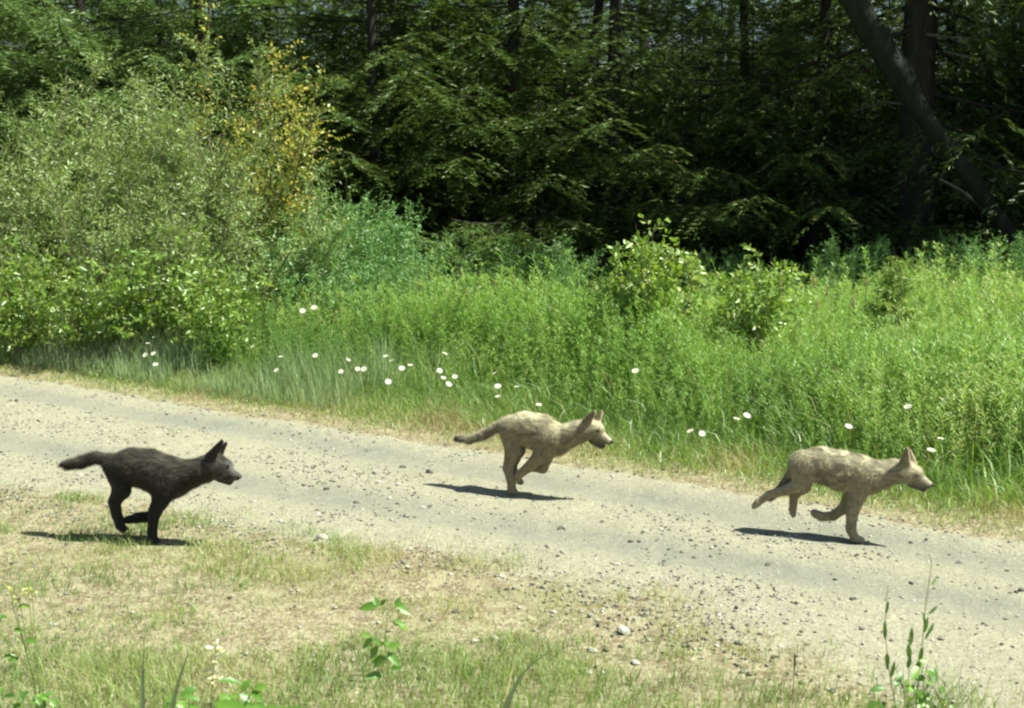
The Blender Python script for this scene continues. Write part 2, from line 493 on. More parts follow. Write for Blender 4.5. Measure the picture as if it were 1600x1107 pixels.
# ------------------------------------------------------------------ label helper: single out each of many alike things
ORD = ['first', 'second', 'third', 'fourth', 'fifth', 'sixth', 'seventh', 'eighth', 'ninth', 'tenth', 'eleventh', 'twelfth', 'thirteenth', 'fourteenth', 'fifteenth', 'sixteenth', 'seventeenth', 'eighteenth', 'nineteenth', 'twentieth'] + ['twenty-' + w for w in ('first', 'second', 'third', 'fourth', 'fifth', 'sixth', 'seventh', 'eighth', 'ninth')]
def label_all(items):
    """items: (obj, px, base phrase); alike phrases are told apart by their order from the left"""
    d = {}
    for o, px, ph in items: d.setdefault(ph, []).append((px, o))
    for ph, l in d.items():
        l.sort(key=lambda a: a[0])
        for k, (px, o) in enumerate(l):
            if len(l) == 1: o['label'] = ph
            elif k == 0: o['label'] = ph + ', leftmost'
            elif k == len(l) - 1: o['label'] = ph + ', rightmost'
            else: o['label'] = ph + ', %s from left' % ORD[min(k, 28)]

# ------------------------------------------------------------------ conifers
def conifer(H, R, base, dens, seed, needle='needle', girth=.009, name='conifer_tree'):
    """trunk, dead lower boughs and crown of a fir; lower part in detail, the top (out of the photo) coarser"""
    global rng
    keep = rng; rng = np.random.default_rng(seed)
    root = empty(name, (0, 0, 0))
    zz = np.linspace(-.15, H, 16)
    r0 = H * girth
    pts = np.stack([(noise2(zz, zz * 0, 3, seed) - .5) * .2, (noise2(zz, zz * 0 + 9, 3, seed) - .5) * .2, zz], 1); pts[:, :2] -= pts[0, :2]
    V, Fq = tube(pts, r0 * (1 - zz / H * .93) * (1 + .35 * np.exp(-np.maximum(zz, 0) * 3)), 12, .12)
    build('trunk', V, Fq, M['bark'], root, smooth=True)
    lf = Acc(); br = Acc(); z = base
    while z < H * .97:
        detail = z < (8.2 if girth < .01 else 7.6)
        n = 1 if detail else 1
        f = (z - base) / (H - base)
        L = R * (1 - f) ** .75 * (.7 + .5 * rng.random())
        az = rng.random() * 2 * math.pi
        slope = -.12 - .25 * (1 - f) + .5 * f + (rng.random() - .5) * .25
        m = 9
        tt = np.linspace(0, 1, m)
        d = np.array([math.cos(az), math.sin(az), 0]); sd = np.array([-d[1], d[0], 0])
        bend = (rng.random() - .5) * .4
        ax = d * (tt * L)[:, None] + sd * (bend * tt ** 2 * L)[:, None] + np.array([0, 0, 1.]) * ((slope * tt + .22 * tt ** 3) * L)[:, None]
        ax[:, 2] += z
        V, Fq = tube(ax, .022 * (L / 2.5) * (1 - tt * .85) + .003, 4)
        br.add(V, Fq, rng.random())
        step = (.085 if detail else .22) / dens
        k = max(3, int(L / step))
        tpos = np.sort(rng.random(k) * .86 + .14)
        side = np.where(np.arange(k) % 2 == 0, 1, -1)
        P = np.stack([np.interp(tpos, tt, ax[:, c]) for c in range(3)], 1)
        TL = (.20 + .34 * (1 - tpos)) * L * .6 * (.6 + .7 * rng.random(k)) + (.12 if R > .8 else .03)
        ang = np.radians(48 + 18 * rng.random(k))
        D = d * np.cos(ang)[:, None] + sd * (side * np.sin(ang))[:, None]
        D[:, 2] += -.22 - .65 * rng.random(k)
        D = norm(D)
        sp_ = (.052 if R > .8 else .04) if detail else .19
        per = int(np.ceil(TL.max() / sp_))
        u = (np.arange(per)[None] + rng.random((k, per))) * sp_
        ok = (u < TL[:, None])
        droop = -.7 * u ** 2
        B = P[:, None] + D[:, None] * u[..., None]; B[..., 2] += droop
        B = B[ok]; Dd = np.repeat(D[:, None], per, 1)[ok]
        nn = len(B)
        for sg in (1, -1, 0):
            lat = np.cross(Dd, np.array([0, 0, 1.])) * sg
            dd = norm(Dd * .9 + lat * (.6 + .5 * rng.random((nn, 1))) + rng.normal(size=(nn, 3)) * .22)
            sz = (1.0 if detail else 2.8) * (1 if R > .8 else .8)
            V, Ft = leaves(B + rng.normal(size=B.shape) * .012, dd, (.075 + .05 * rng.random(nn)) * sz, (.019 if detail else .034) * sz, side=np.cross(dd, norm(np.array([0, 0, 1.]) + rng.normal(size=(nn, 3)) * .75)), fold=.1)
            lf.add(V, Ft, np.repeat(np.clip(.45 + .22 * rng.normal(size=nn) + .3 * (rng.random() - .5), 0, 1), 4))
        z += (.10 if detail else .17) * (.5 + rng.random()) / dens
    br.make('bough', M['bough'], root)
    lf.make('crown', M[needle], root)
    rng = keep
    return root

conif = [conifer(15, 3.2, .7, .85, 11), conifer(17, 3.5, .5, .75, 23), conifer(13, 3.0, .2, .95, 37), conifer(18, 3.4, 1.9, .62, 51, girth=.0135)]
young = [conifer(5.5, 1.9, .15, .95, 61, name='young_conifer'), conifer(4.2, 1.7, .1, 1.0, 67, name='young_conifer')]
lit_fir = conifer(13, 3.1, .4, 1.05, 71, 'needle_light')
CONIFERS = []
used = set()
def put_conifer(proto, px, d, rz, sc, phrase, group):
    x = (px - CX) / FPX * d
    o = proto if id(proto) not in used else copy_tree(proto)
    used.add(id(proto))
    o.location = (x, d, float(ground_h(x, d)) - .02); o.rotation_euler = (0, 0, rz); o.scale = sc if hasattr(sc, '__len__') else (sc,) * 3
    tag(o, None, 'conifer', group)
    CONIFERS.append((o, px, phrase))
gf = 'tall conifers of the shaded forest beyond the meadow'
big = 'tall dark conifer with broad bare lower trunk in the right of the forest'
for pi_, px, d, rz, sc, ph in [
    (3, 1432, 19.5, .4, 1.25, 'dark conifer with the broadest bare trunk, behind the leaning trunk'),
    (1, 952, 20.5, 2.0, (1.1, 1.1, .62), 'dark conifer with straight slim trunk behind the middle leafy shrub'),
    (1, 800, 20.4, 4.1, (1.1, 1.1, .58), 'dark conifer standing behind the shaded nettle hollow'),
    (0, 1150, 22.0, 1.2, (1.05, 1.05, .6), 'dark conifer between the slim and the broad trunk'),
    (1, 1270, 20.8, 3.0, (1, 1, .6), 'dark conifer between the slim and the broad trunk'),
    (2, 1620, 20.5, .9, 1.1, 'dark conifer of the front row right of the broad trunk'),
    (0, 1900, 19.5, 2.2, 1.2, 'dark conifer of the front row right of the broad trunk'),
    (1, 690, 22.0, 5.0, (1.1, 1.1, .6), 'dark conifer behind the fir with the low sunlit boughs'),
]: put_conifer(conif[pi_], px, d, rz, sc, ph, gf)
put_conifer(conif[2], 590, 19.8, 5.3, (1.15, 1.15, .62), 'conifer with low boughs reaching left over the yellow shrub', gf)
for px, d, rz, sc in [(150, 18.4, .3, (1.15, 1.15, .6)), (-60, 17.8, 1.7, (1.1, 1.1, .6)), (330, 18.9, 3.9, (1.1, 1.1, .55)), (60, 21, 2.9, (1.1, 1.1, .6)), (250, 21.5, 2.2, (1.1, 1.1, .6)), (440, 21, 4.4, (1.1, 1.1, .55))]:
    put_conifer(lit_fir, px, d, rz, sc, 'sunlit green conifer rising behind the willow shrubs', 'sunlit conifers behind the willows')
back = 'dim conifer deep in forest %s, in the %s rows'
for k in range(58):
    px = -600 + (k % 29) * 100 + random.uniform(-40, 40); d = 25.5 + (k % 3) * 4.5 + 15 * (k // 29) + random.uniform(-1.2, 1.2)
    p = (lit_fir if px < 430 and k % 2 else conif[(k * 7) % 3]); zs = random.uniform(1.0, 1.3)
    where = 'above the willows' if px < 480 else 'above the middle pup' if px < 1000 else 'above the right pup' if px < 1500 else 'behind the leaning trunk'
    put_conifer(p, px * 1.0, d, random.uniform(0, 6.28), (zs * 1.1, zs * 1.1, zs * (.55 if k < 29 else .95)), back % (where, 'second' if k < 29 else 'farthest'), 'conifers deep in the forest')
for k in range(15):                        # trees right of the frame: they throw the shade that falls on the forest edge
    x = 10.6 + (k % 6) * 2.1 + random.uniform(-.4, .4); y = 17.2 + (k // 6) * 3.3 + random.uniform(-.3, .3) - (k % 6) * .12
    put_conifer(conif[(k * 3 + 1) % 3], CX + x / y * FPX, y, random.uniform(0, 6.28), random.uniform(1.0, 1.2), 'conifer at the right-hand end of the forest edge', 'conifers at the right end of the forest')
yg = 'young conifers under the tall ones'
for k in range(92):
    px = -150 + (k if k < 64 else (k - 64) * 2.3) * 31 + random.uniform(-20, 20); d = ([22.0, 26.5, 20.8, 24.3][k % 4] if k < 64 else 30.5) + random.uniform(-.7, .7)
    put_conifer(young[k % 2], px, d, random.uniform(0, 6.28), random.uniform(.8, 1.1) * (d / 22) ** 1.6, 'young dark conifer %s under tall trees %s' % ('at the front' if d < 23 else 'farther back', 'behind the willows' if px < 480 else 'above the middle pup' if px < 1000 else 'above the right pup' if px < 1450 else 'near the leaning trunk'), yg)

# leaning trunk in front of the broad one
root = empty('leaning_trunk', tuple(at_depth(1600, 400, 18.4) * [1, 1, 0]))
pix = [(1795, 660, 52), (1700, 560, 50), (1640, 470, 47), (1592, 395, 45), (1545, 320, 44), (1490, 245, 47), (1430, 165, 52), (1385, 85, 56), (1340, 20, 58), (1290, -70, 60), (1230, -190, 60)]
pts = np.array([at_depth(a, b, 17.8 - .03 * k) for k, (a, b, c) in enumerate(pix)]); rad = np.array([c * 18.4 / FPX / 2 * (.58 + .08 * math.sin(c * 7)) for a, b, c in pix])
fine = np.linspace(0, len(pix) - 1, 50)
pts = np.stack([np.interp(fine, range(len(pix)), pts[:, c]) for c in range(3)], 1) - np.array(root.location)
pts += (np.stack([noise2(fine, fine * 0 + q_, .35, 88 + q_) for q_ in range(3)], 1) - .5) * .06
V, Fq = tube(pts, np.interp(fine, range(len(pix)), rad) * (1 + .35 * (noise2(fine, fine * 0, .5, 90) - .4)), 14, .22)
build('trunk', V, Fq, M['moss'], root, smooth=True)
ba = Acc()
for a, b, c, e in [((1515, 275), (1560, 262), (1585, 300), .012), ((1545, 320), (1520, 310), (1490, 300), .014), ((1430, 165), (1380, 160), (1330, 175), .02), ((1560, 345), (1535, 330), (1500, 306), .018)]:
    P3 = np.array([at_depth(*a, 18.3), at_depth(*b, 18.0), at_depth(*c, 17.8)]) - np.array(root.location)
    V, Fq = tube(P3, [e, e * .7, e * .3], 5)
    build('dead_branch', V, Fq, M['dead'], root, tint=np.full(len(V), .6))
tag(root, 'long mossy trunk leaning across the forest at the right edge', 'leaning tree')

# dead bare branches catching light
for px, py, d, ln, ang in [(1495, 62, 18.2, .7, .02), (1510, 92, 18.4, .5, -.1), (1500, 300, 17.2, .4, -.35)]:
    p = at_depth(px, py, d); root = None
    a = Acc(); tw = []
    dirv = np.array([math.cos(ang), .15, math.sin(ang)])
    q = [p - dirv * ln * .5 + [0, .3, .1], p - dirv * .1 * ln + [0, 0, .03], p + dirv * ln * .5]
    V, Fq = tube(np.array(q) - q[1], [.022, .016, .005], 5); a.add(V, Fq, .9)
    for j in range(4):
        u = random.uniform(-.2, .45)
        w = np.array([random.uniform(-.2, .3), random.uniform(-.2, .2), random.uniform(-.3, .3)])
        V, Fq = tube(np.array([dirv * u * ln, dirv * u * ln + w * .6, dirv * u * ln + w]), [.007, .005, .002], 4); tw.append((V, Fq))
    o = a.make('dead_branch', M['dead']); o.location = q[1]
    for V, Fq in tw: build('twig', V, Fq, M['dead'], o, tint=np.full(len(V), .8))
    tag(o, None, 'branch', 'bare dead branches in the forest')
    CONIFERS.append((o, px, 'pale bare dead branch catching light in the dark forest'))

# ------------------------------------------------------------------ shrubs
def shrub(name, seed, H, spread, nstem, ntwig, twl, leafL, leafW, gap, mat, stemmat='twig', droop=.05, wild=.35, tmean=.5, lowest=.12, upr=.6, low=0):
    global rng
    keep = rng; rng = np.random.default_rng(seed)
    root = empty(name, (0, 0, 0)); st_ = Acc(); lf = Acc()
    for k in range(nstem):
        az = rng.random() * 2 * math.pi; out = spread * (rng.random() ** .6)
        h = H * (.72 + .3 * rng.random()) * (1 - .32 * (out / max(spread, .01)) ** 2)
        tt = np.linspace(0, 1, 9); d = np.array([math.cos(az), math.sin(az), 0])
        wb = np.stack([noise2(tt * 3, tt * 0 + k, 1, seed) - .5, noise2(tt * 3, tt * 0 + k + 50, 1, seed) - .5, tt * 0], 1)
        ax = d * (out * tt ** .9)[:, None] + np.array([0, 0, 1.]) * (h * tt)[:, None] + wb * (.16 * h * tt[:, None])
        ax[:, :2] += rng.normal(size=2) * .08 * spread
        V, Fq = tube(ax, (.004 + .0045 * h) * (1 - .8 * tt), 5); st_.add(V, Fq, rng.random())
        nt_ = ntwig
        tp = lowest + (1 - lowest) * np.sort(rng.random(nt_)) ** .85
        P = np.stack([np.interp(tp, tt, ax[:, c]) for c in range(3)], 1)
        D = norm(rng.normal(size=(nt_, 3)) * [1, 1, .5] * wild * 2 + np.array([0, 0, upr]) + d * .25)
        TL = twl * (.5 + .8 * rng.random(nt_)) * (1.15 - .55 * tp)
        for a_, b_, l_ in zip(P[::2], D[::2], TL[::2]):
            V, Fq = tube(np.array([a_, a_ + b_ * l_ * .5, a_ + b_ * l_ * .95 - [0, 0, droop * l_]]), [.004, .003, .0015], 3); st_.add(V, Fq, rng.random())
        per = max(2, int(TL.max() / gap))
        u = (np.arange(per)[None] + .3 + rng.random((nt_, per)) * .6) * gap
        ok = u < TL[:, None]
        B = (P[:, None] + D[:, None] * u[..., None]); B[..., 2] -= droop * u ** 2 / max(twl, .01)
        Dd = np.repeat(D[:, None], per, 1)[ok]; B = B[ok]; nn = len(B)
        ld = norm(Dd * .55 + rand_perp(Dd) * .8 + rng.normal(size=(nn, 3)) * .15)
        L = leafL * (.55 + .7 * rng.random(nn))
        V, Ft = leaves(B, ld, L, L * (leafW / leafL), fold=.22, droop=.15 * rng.random((nn, 1)))
        tn = np.clip(tmean + .2 * rng.normal(size=nn) + .25 * (rng.random() - .5), 0, 1)
        lf.add(V, Ft, np.repeat(tn, 4))
    st_.make('stem', M[stemmat], root)
    lf.make('foliage', M[mat], root)
    rng = keep
    return root

SHRUBS = []
def place(proto, px, py_base, d, rz, sc, phrase, cat, group):
    x = (px - CX) / FPX * d
    o = proto if id(proto) not in used else copy_tree(proto)
    used.add(id(proto))
    o.location = (x, d, float(ground_h(x, d)) - .01); o.rotation_euler = (0, 0, rz)
    o.scale = (sc,) * 3 if not hasattr(sc, '__len__') else sc
    tag(o, None, cat, group); SHRUBS.append((o, px, phrase)); return o

wil = [shrub('willow_shrub', 101, 3.5, 1.25, 20, 74, .6, .066, .0165, .027, 'willow', tmean=.55),
       shrub('willow_shrub', 102, 3.9, 1.1, 18, 78, .6, .064, .0165, .027, 'willow', tmean=.5),
       shrub('willow_shrub', 103, 2.5, 1.15, 18, 56, .48, .06, .016, .027, 'willow', tmean=.6)]
gw = 'willow shrubs left of the forest'
for v, px, d, rz, sc, ph in [
    (0, 120, 15.4, .4, 1.0, 'tall grey-green willow shrub with a peaked top, left of the yellow shrub'),
    (1, 350, 14.9, 1.9, 1.0, 'tallest grey-green willow shrub, beside the yellow-leaved shrub'),
    (0, 250, 15.9, 2.9, .95, 'grey-green willow shrub between the two tallest willows'),
    (2, 20, 14.7, 3.3, 1.08, 'low grey-green willow shrub at the left edge'),
    (2, 180, 14.3, 5.3, 1.0, 'low willow shrub in front of the tall willows'),
    (2, 300, 13.9, 1.3, .95, 'low willow shrub in front of the tall willows'),
    (1, 10, 16.3, 5.0, .82, 'grey-green willow shrub behind the low one at left edge'),
    (2, 410, 14.4, 2.4, .9, 'low willow shrub below the yellow-leaved shrub'),
    (1, -150, 15.6, 3.4, 1.0, 'willow shrub just beyond the left edge'),
]: place(wil[v], px, 0, d, rz, sc, ph, 'willow shrub', gw)
yel = shrub('yellow_shrub', 110, 4.1, 1.0, 13, 44, .5, .055, .03, .042, 'yellow', tmean=.6, lowest=.35)
place(yel, 388, 0, 14.9, 0, 1.04, 'tall shrub with bright yellow leaves against the dark conifer', 'yellow shrub', None)
brd = [shrub('broadleaf_shrub', 120, 1.45, .8, 17, 24, .38, .078, .034, .036, 'broad', tmean=.55, droop=.2),
       shrub('broadleaf_shrub', 121, 1.75, .55, 14, 22, .34, .085, .045, .036, 'broad', tmean=.65, droop=.15)]
for v, px, d, rz, sc, ph in [
    (0, 60, 13.3, 0, 1.0, 'yellow-green large-leaved shrub in front of the willows'),
    (0, 250, 13.0, 2, 1.12, 'yellow-green large-leaved shrub in front of the willows'),
    (0, 150, 13.0, 4, .8, 'yellow-green large-leaved shrub in front of the willows'),
    (0, 330, 12.7, 1.1, .85, 'yellow-green large-leaved shrub in front of the willows'),
    (0, -60, 13.6, 3.1, 1.0, 'yellow-green large-leaved shrub in front of the willows'),
    (1, 1035, 11.9, 0, 1.02, 'bushy glossy-leaved shrub rising from the meadow before the dark forest'),
    (1, 985, 12.2, 3.1, .82, 'lower glossy-leaved shrub joined to the bushy one on its left'),
    (1, 1185, 11.6, 1.4, .86, 'looser glossy-leaved shrub right of the bushy one'),
]: place(brd[v], px, 0, d, rz, sc, ph, 'shrub', 'large-leaved shrubs')
slim = shrub('slender_shrub', 130, 1.45, .18, 4, 12, .2, .06, .026, .04, 'broad', tmean=.6, lowest=.4)
place(slim, 728, 0, 12.6, 0, .95, 'slender upright leafy shrub at the meadow edge before the shade', 'shrub', None)
small = shrub('small_leafy_tree', 131, 2.1, .4, 6, 16, .32, .05, .03, .035, 'broad', tmean=.4, lowest=.5)
place(small, 525, 0, 15.6, 0, .98, 'small rounded leafy tree above the blue-green bushes', 'small tree', None)
sof = [shrub('soft_bush', 140, 1.75, .95, 26, 30, .34, .05, .016, .022, 'soft', 'stem', tmean=.5, lowest=.2),
       shrub('soft_bush', 141, 1.5, .9, 24, 28, .3, .05, .018, .022, 'soft', 'stem', tmean=.6, lowest=.2)]
gs = 'fine-leaved bushes at the forest edge'
for v, px, d, rz, sc, ph in [
    (0, 500, 14.9, 0, 1.08, 'blue-green fine-leaved bush in sun below the conifer boughs'),
    (1, 580, 14.9, 1, 1.12, 'blue-green fine-leaved bush in sun below the conifer boughs'),
    (0, 545, 15.6, 2, 1.15, 'blue-green fine-leaved bush in sun below the conifer boughs'),
    (1, 455, 14.2, 3, .95, 'blue-green fine-leaved bush in sun below the conifer boughs'),
    (0, 620, 14.2, 4, .72, 'blue-green fine-leaved bush in sun below the conifer boughs'),
    (1, 520, 13.6, 5, .72, 'blue-green fine-leaved bush in sun below the conifer boughs'),
    (1, 650, 16.4, 2, .9, 'dark green fine-leaved bush in the shaded hollow'),
    (0, 760, 17.6, 4, .8, 'dark green fine-leaved bush in the shaded hollow'),
    (1, 870, 17.3, 5, .8, 'dark green fine-leaved bush in the shaded hollow'),
    (0, 1330, 17.0, 1, .75, 'dark green fine-leaved bush at the foot of the broad trunk'),
    (1, 1500, 16.6, 2, .85, 'dark green fine-leaved bush at the foot of the broad trunk'),
    (0, 1590, 15.6, 5, .85, 'fine-leaved bush where the leaning trunk leaves the frame'),
    (1, 1130, 17.6, 3, .7, 'dark green fine-leaved bush behind the glossy shrubs'),
]: place(sof[v], px, 0, d, rz, sc, ph, 'bush', gs)
# little fir sapling in the meadow
sap = conifer(1.45, .5, .25, 5.5, 91, 'needle_sapling'); sap.name = 'fir_sapling'
sap.location = (*[(1402 - CX) / FPX * 12.6, 12.6], 0); sap.scale = (.8, .8, .88); tag(sap, 'small yellow-green fir sapling standing in the meadow at right', 'sapling')
label_all(CONIFERS); label_all(SHRUBS)

# ------------------------------------------------------------------ meadow (uncountable growth)
def herb_template(h, nl, leafL, leafW, seed):
    r = np.random.default_rng(seed)
    z = np.sort(r.random(nl) ** .8) * .97 + .03
    bend = (r.random(2) - .5) * .3
    sx = np.stack([bend[0] * z ** 2, bend[1] * z ** 2, z], 1) * h
    az = np.arange(nl) * 2.4 + r.random(nl)
    up = .35 + .6 * z
    D = np.stack([np.cos(az), np.sin(az), up], 1); D = norm(D)
    L = leafL * (1.1 - .62 * z) * (.7 + .5 * r.random(nl))
    side = np.stack([-np.sin(az), np.cos(az), 0 * az], 1)
    V, Fl = leaves(sx, D, L, L * leafW / leafL, side=side, fold=.2, droop=.18)
    T = np.repeat(np.clip(.5 + .15 * z + .2 * r.normal(size=nl), 0, 1), 4)
    zz = np.linspace(0, 1, 4); sp2 = np.stack([bend[0] * zz ** 2, bend[1] * zz ** 2, zz], 1) * h
    w = .0035
    Vs = np.stack([sp2 - [w, 0, 0], sp2 + [w, 0, 0]], 1).reshape(-1, 3)
    Fs = []
    for k in range(3): Fs += [[2 * k, 2 * k + 1, 2 * k + 3], [2 * k, 2 * k + 3, 2 * k + 2]]
    return np.concatenate([V, Vs]), np.concatenate([Fl, np.array(Fs) + len(V)]), np.concatenate([T, np.full(len(Vs), .6)])

def scatter(acc, tmpl, pts, sc, tint_off, tilt=.1):
    V0, F0, T0 = tmpl; n = len(pts)
    if not n: return
    az = rng.random(n) * 2 * math.pi; c, s = np.cos(az), np.sin(az)
    V = np.empty((n, len(V0), 3))
    V[..., 0] = V0[:, 0] * c[:, None] - V0[:, 1] * s[:, None]; V[..., 1] = V0[:, 0] * s[:, None] + V0[:, 1] * c[:, None]; V[..., 2] = V0[:, 2]
    V *= sc[:, None, None]
    tx = rng.normal(size=(n, 2)) * tilt
    V[..., 0] += V[..., 2] * tx[:, :1]; V[..., 1] += V[..., 2] * tx[:, 1:]
    V += pts[:, None]
    F_ = (F0[None] + (np.arange(n) * len(V0))[:, None, None]).reshape(-1, 3)
    acc.add(V.reshape(-1, 3), F_, np.clip(T0[None] + tint_off[:, None], 0, 1).ravel())

TH = [herb_template(1, 44, .15, .024, 1), herb_template(1, 54, .12, .019, 2), herb_template(1, 34, .20, .024, 3), herb_template(1, 38, .14, .034, 4), herb_template(1, 22, .22, .07, 9), herb_template(1, 70, .07, .014, 10)]
TS = [herb_template(1, 12, .3, .045, 5), herb_template(1, 14, .35, .04, 6)]
ma = Acc()
x, y = frustum_scatter(21000, 8.2, 17.5, 1.12, .3)
q = far_q(x, y); h = herb_h(x, y)
willow_zone = (x < -2.6) & (y > 12.8)
keep = (q > .3) & (rng.random(len(x)) < np.clip((h - .1) / .45, 0, 1)) & ~willow_zone & (rng.random(len(x)) < np.interp(y, [9, 13, 14.5, 17], [1, .9, .5, .3]))
x, y, h = x[keep], y[keep], h[keep]
sc = h * (.62 + .36 * rng.random(len(x)) + .32 * (rng.random(len(x)) > .95)); pts = np.stack([x, y, ground_h(x, y)], 1)
off = (fbm(x, y, 1.1, 61, 3) - .5) * .9 + rng.normal(size=len(x)) * .06
ki = (np.floor(fbm(x, y, .9, 62, 2) * 5 + rng.random(len(x)) * 1.6) % 4).astype(int)
rare = rng.random(len(x)); ki = np.where((rare < .07) & (fbm(x, y, 1.5, 66, 2) > .5), 4, np.where((rare > .9) & (fbm(x, y, 1.2, 67, 2) > .5), 5, ki))
for k in range(6):
    mk = ki == k; scatter(ma, TH[k], pts[mk], sc[mk], off[mk], .2)
print('meadow plants', len(x))
# long meadow grass between the herbs
x, y = frustum_scatter(85000, 7.5, 17, 1.12, .3)
q = far_q(x, y); h = herb_h(x, y); keep = (q > .2) & (rng.random(len(x)) < np.interp(y, [9, 13, 17], [.8, .4, .15])) & ~((x < -3.2) & (y > 13.5))
x, y, h = x[keep], y[keep], h[keep]; n = len(x)
B = np.stack([x, y, ground_h(x, y)], 1)
V, Ft = blades(B, h * (.3 + .75 * rng.random(n)), .008, .9)
ma.add(V, Ft, np.repeat(np.clip(.45 + (fbm(x, y, 1.1, 61, 3) - .5) * .9 + rng.normal(size=n) * .2, 0, 1), 5))
k = rng.random(n) < .035                 # bent dead stems and pale seed grass among the green
V, Ft = blades(B[k], h[k] * (.8 + .5 * rng.random(k.sum())), .007, .8)
dg = Acc(); dg.add(V, Ft, np.repeat(rng.random(k.sum()), 5))
tag(dg.make('dead_grass', M['seed']), 'pale dead stems and seed grasses scattered through the green meadow', kind='stuff')
# drifts of small ground leaves in the shade
m = ma.make('meadow_growth', M['herb']); tag(m, 'tall bright green herbs and grass filling the meadow beyond the road', kind='stuff')
# shaded floor
fa = Acc()
x, y = frustum_scatter(5200, 16, 23, 1.12, 0)
keep = far_q(x, y) > 2; x, y = x[keep], y[keep]; n = len(x)
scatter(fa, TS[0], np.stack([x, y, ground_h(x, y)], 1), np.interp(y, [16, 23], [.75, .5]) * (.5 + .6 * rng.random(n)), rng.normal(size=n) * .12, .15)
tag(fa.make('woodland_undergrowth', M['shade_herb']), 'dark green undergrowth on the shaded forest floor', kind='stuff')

# verge grass: both sides, short, patchy, dry and green
va = Acc()
def verge_patch(n, dmin, dmax):
    x, y = frustum_scatter(n, dmin, dmax, 1.1)
    s, t = st(x, y); mk = ground_masks(x, y)
    near = t < 0
    pn = mk['verge'] * near * (.13 + .15 * (x < -.8) + 1.1 * sstep(.40, .60, fbm(x, y, .55, 91, 4)) * (.35 + .65 * sstep(.35, .6, noise2(x, y, .09, 98))))
    pn = np.maximum(pn, near * .9 * (1 - sstep(5.0, 5.8, y + (x > 0) * np.clip(x, 0, 3) * .55 + (fbm(x, y, .6, 99, 4) - .5) * 2.4)))
    qf = t - t_far(s)
    pf = (qf > .03) * (qf < 2.2) * (.35 + .65 * sstep(.1, .6, qf))
    mid = (np.abs(t + .1) < .22) * .10 * sstep(.5, .65, fbm(x, y, .5, 92, 3)) * (s < 1)
    p = np.maximum(np.maximum(pn, pf), mid)
    k = rng.random(n) < p
    return x[k], y[k]
x, y = verge_patch(330000, 4.3, 13.5)
n = len(x); s, t = st(x, y); qf = t - t_far(s); farside = t > .3
green = fbm(x, y, .55, 93, 4) + .20 * sstep(5.9, 4.9, y) * (~farside) + np.where(farside, sstep(.25, 1.3, qf) * .5 - .05, .0) + .20 * sstep(-.3, -2.2, x) * (~farside)
tuft = sstep(.42, .62, fbm(x, y, .28, 94, 3))
h = np.where(farside, .05 + .16 * sstep(.1, 1.5, qf), .022 + .04 * tuft + .05 * sstep(5.5, 4.9, y)) * (.5 + rng.random(n))
tint = np.clip(1.35 - green * 1.5 + rng.normal(size=n) * .16, 0, 1)
B = np.stack([x, y, ground_h(x, y) - .003], 1)
V, Ft = blades(B, h, np.where(farside, .0045, .0035), .9)
va.add(V, Ft, np.repeat(tint, 5))
print('verge blades', n)
tag(va.make('verge_grass', M['verge']), 'short patchy green and straw-coloured grass along both road edges', kind='stuff')
# bluish tall grass by the left road edge
ba = Acc()
n = 26000; s = rng.uniform(-9.5, -2.2, n); q = rng.uniform(.35, 1.9, n)
x, y = xy(s, t_far(s) + q)
k = (rng.random(n) < sstep(.42, .6, fbm(x, y, .6, 95, 3)) * np.interp(s, [-9, -4, -2.2], [1, .9, .2])) & (np.abs(x / y) < .5); x, y, q = x[k], y[k], q[k]; n = len(x)
V, Ft = blades(np.stack([x, y, ground_h(x, y)], 1), (.18 + .32 * sstep(.35, 1, q)) * (.6 + .7 * rng.random(n)), .006, .3)
ba.add(V, Ft, np.repeat(np.clip(rng.normal(size=n) * .25 + .5, 0, 1), 5))
tag(ba.make('bluish_grass', M['blue_grass']), 'bluish green upright grass along the left road edge', kind='stuff')
# meadow cover under shrubs at left
la = Acc()
x, y = frustum_scatter(7000, 11.5, 16.5, 1.15); k = (x < -1.2) & (far_q(x, y) > .9); x, y = x[k], y[k]; n = len(x)
h = .3 + .35 * fbm(x, y, .9, 96, 3) + .15 * sstep(1, 2.5, far_q(x, y))
for j in range(4):
    m_ = rng.integers(0, 4, n) == j
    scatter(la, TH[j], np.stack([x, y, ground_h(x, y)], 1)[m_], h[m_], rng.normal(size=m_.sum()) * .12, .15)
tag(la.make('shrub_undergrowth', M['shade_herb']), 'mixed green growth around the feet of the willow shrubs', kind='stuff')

# gravel (uncountable) and stones (countable)
def pebble_mesh(n, x, y, z, size, seed, tint):
    oc = np.array([[1, 0, 0], [-1, 0, 0], [0, 1, 0], [0, -1, 0], [0, 0, 1], [0, 0, -1.]])
    Fo = np.array([[0, 2, 4], [2, 1, 4], [1, 3, 4], [3, 0, 4], [2, 0, 5], [1, 2, 5], [3, 1, 5], [0, 3, 5]])
    V = oc[None] * (1 + .5 * (rng.random((n, 6, 3)) - .5)) + .25 * rng.normal(size=(n, 6, 3))
    V = V * size[:, None, None] * np.array([1, 1, .6])
    V += np.stack([x, y, z], 1)[:, None]
    Ff = (Fo[None] + (np.arange(n) * 6)[:, None, None]).reshape(-1, 3)
    return V.reshape(-1, 3), Ff, np.repeat(tint, 6)
x, y = frustum_scatter(210000, 4.6, 13, 1.1)
s, t = st(x, y); mk = ground_masks(x, y)
inr = ((t > t_near(s) - .45) | (rng.random(len(x)) < .12)) & (t < t_far(s) + .05)
p = (.14 + .86 * sstep(.42, .62, fbm(x, y, .5, 97, 4))) * (1 - .72 * mk['track']) * np.interp(y, [5, 8, 13], [1, .8, .35])
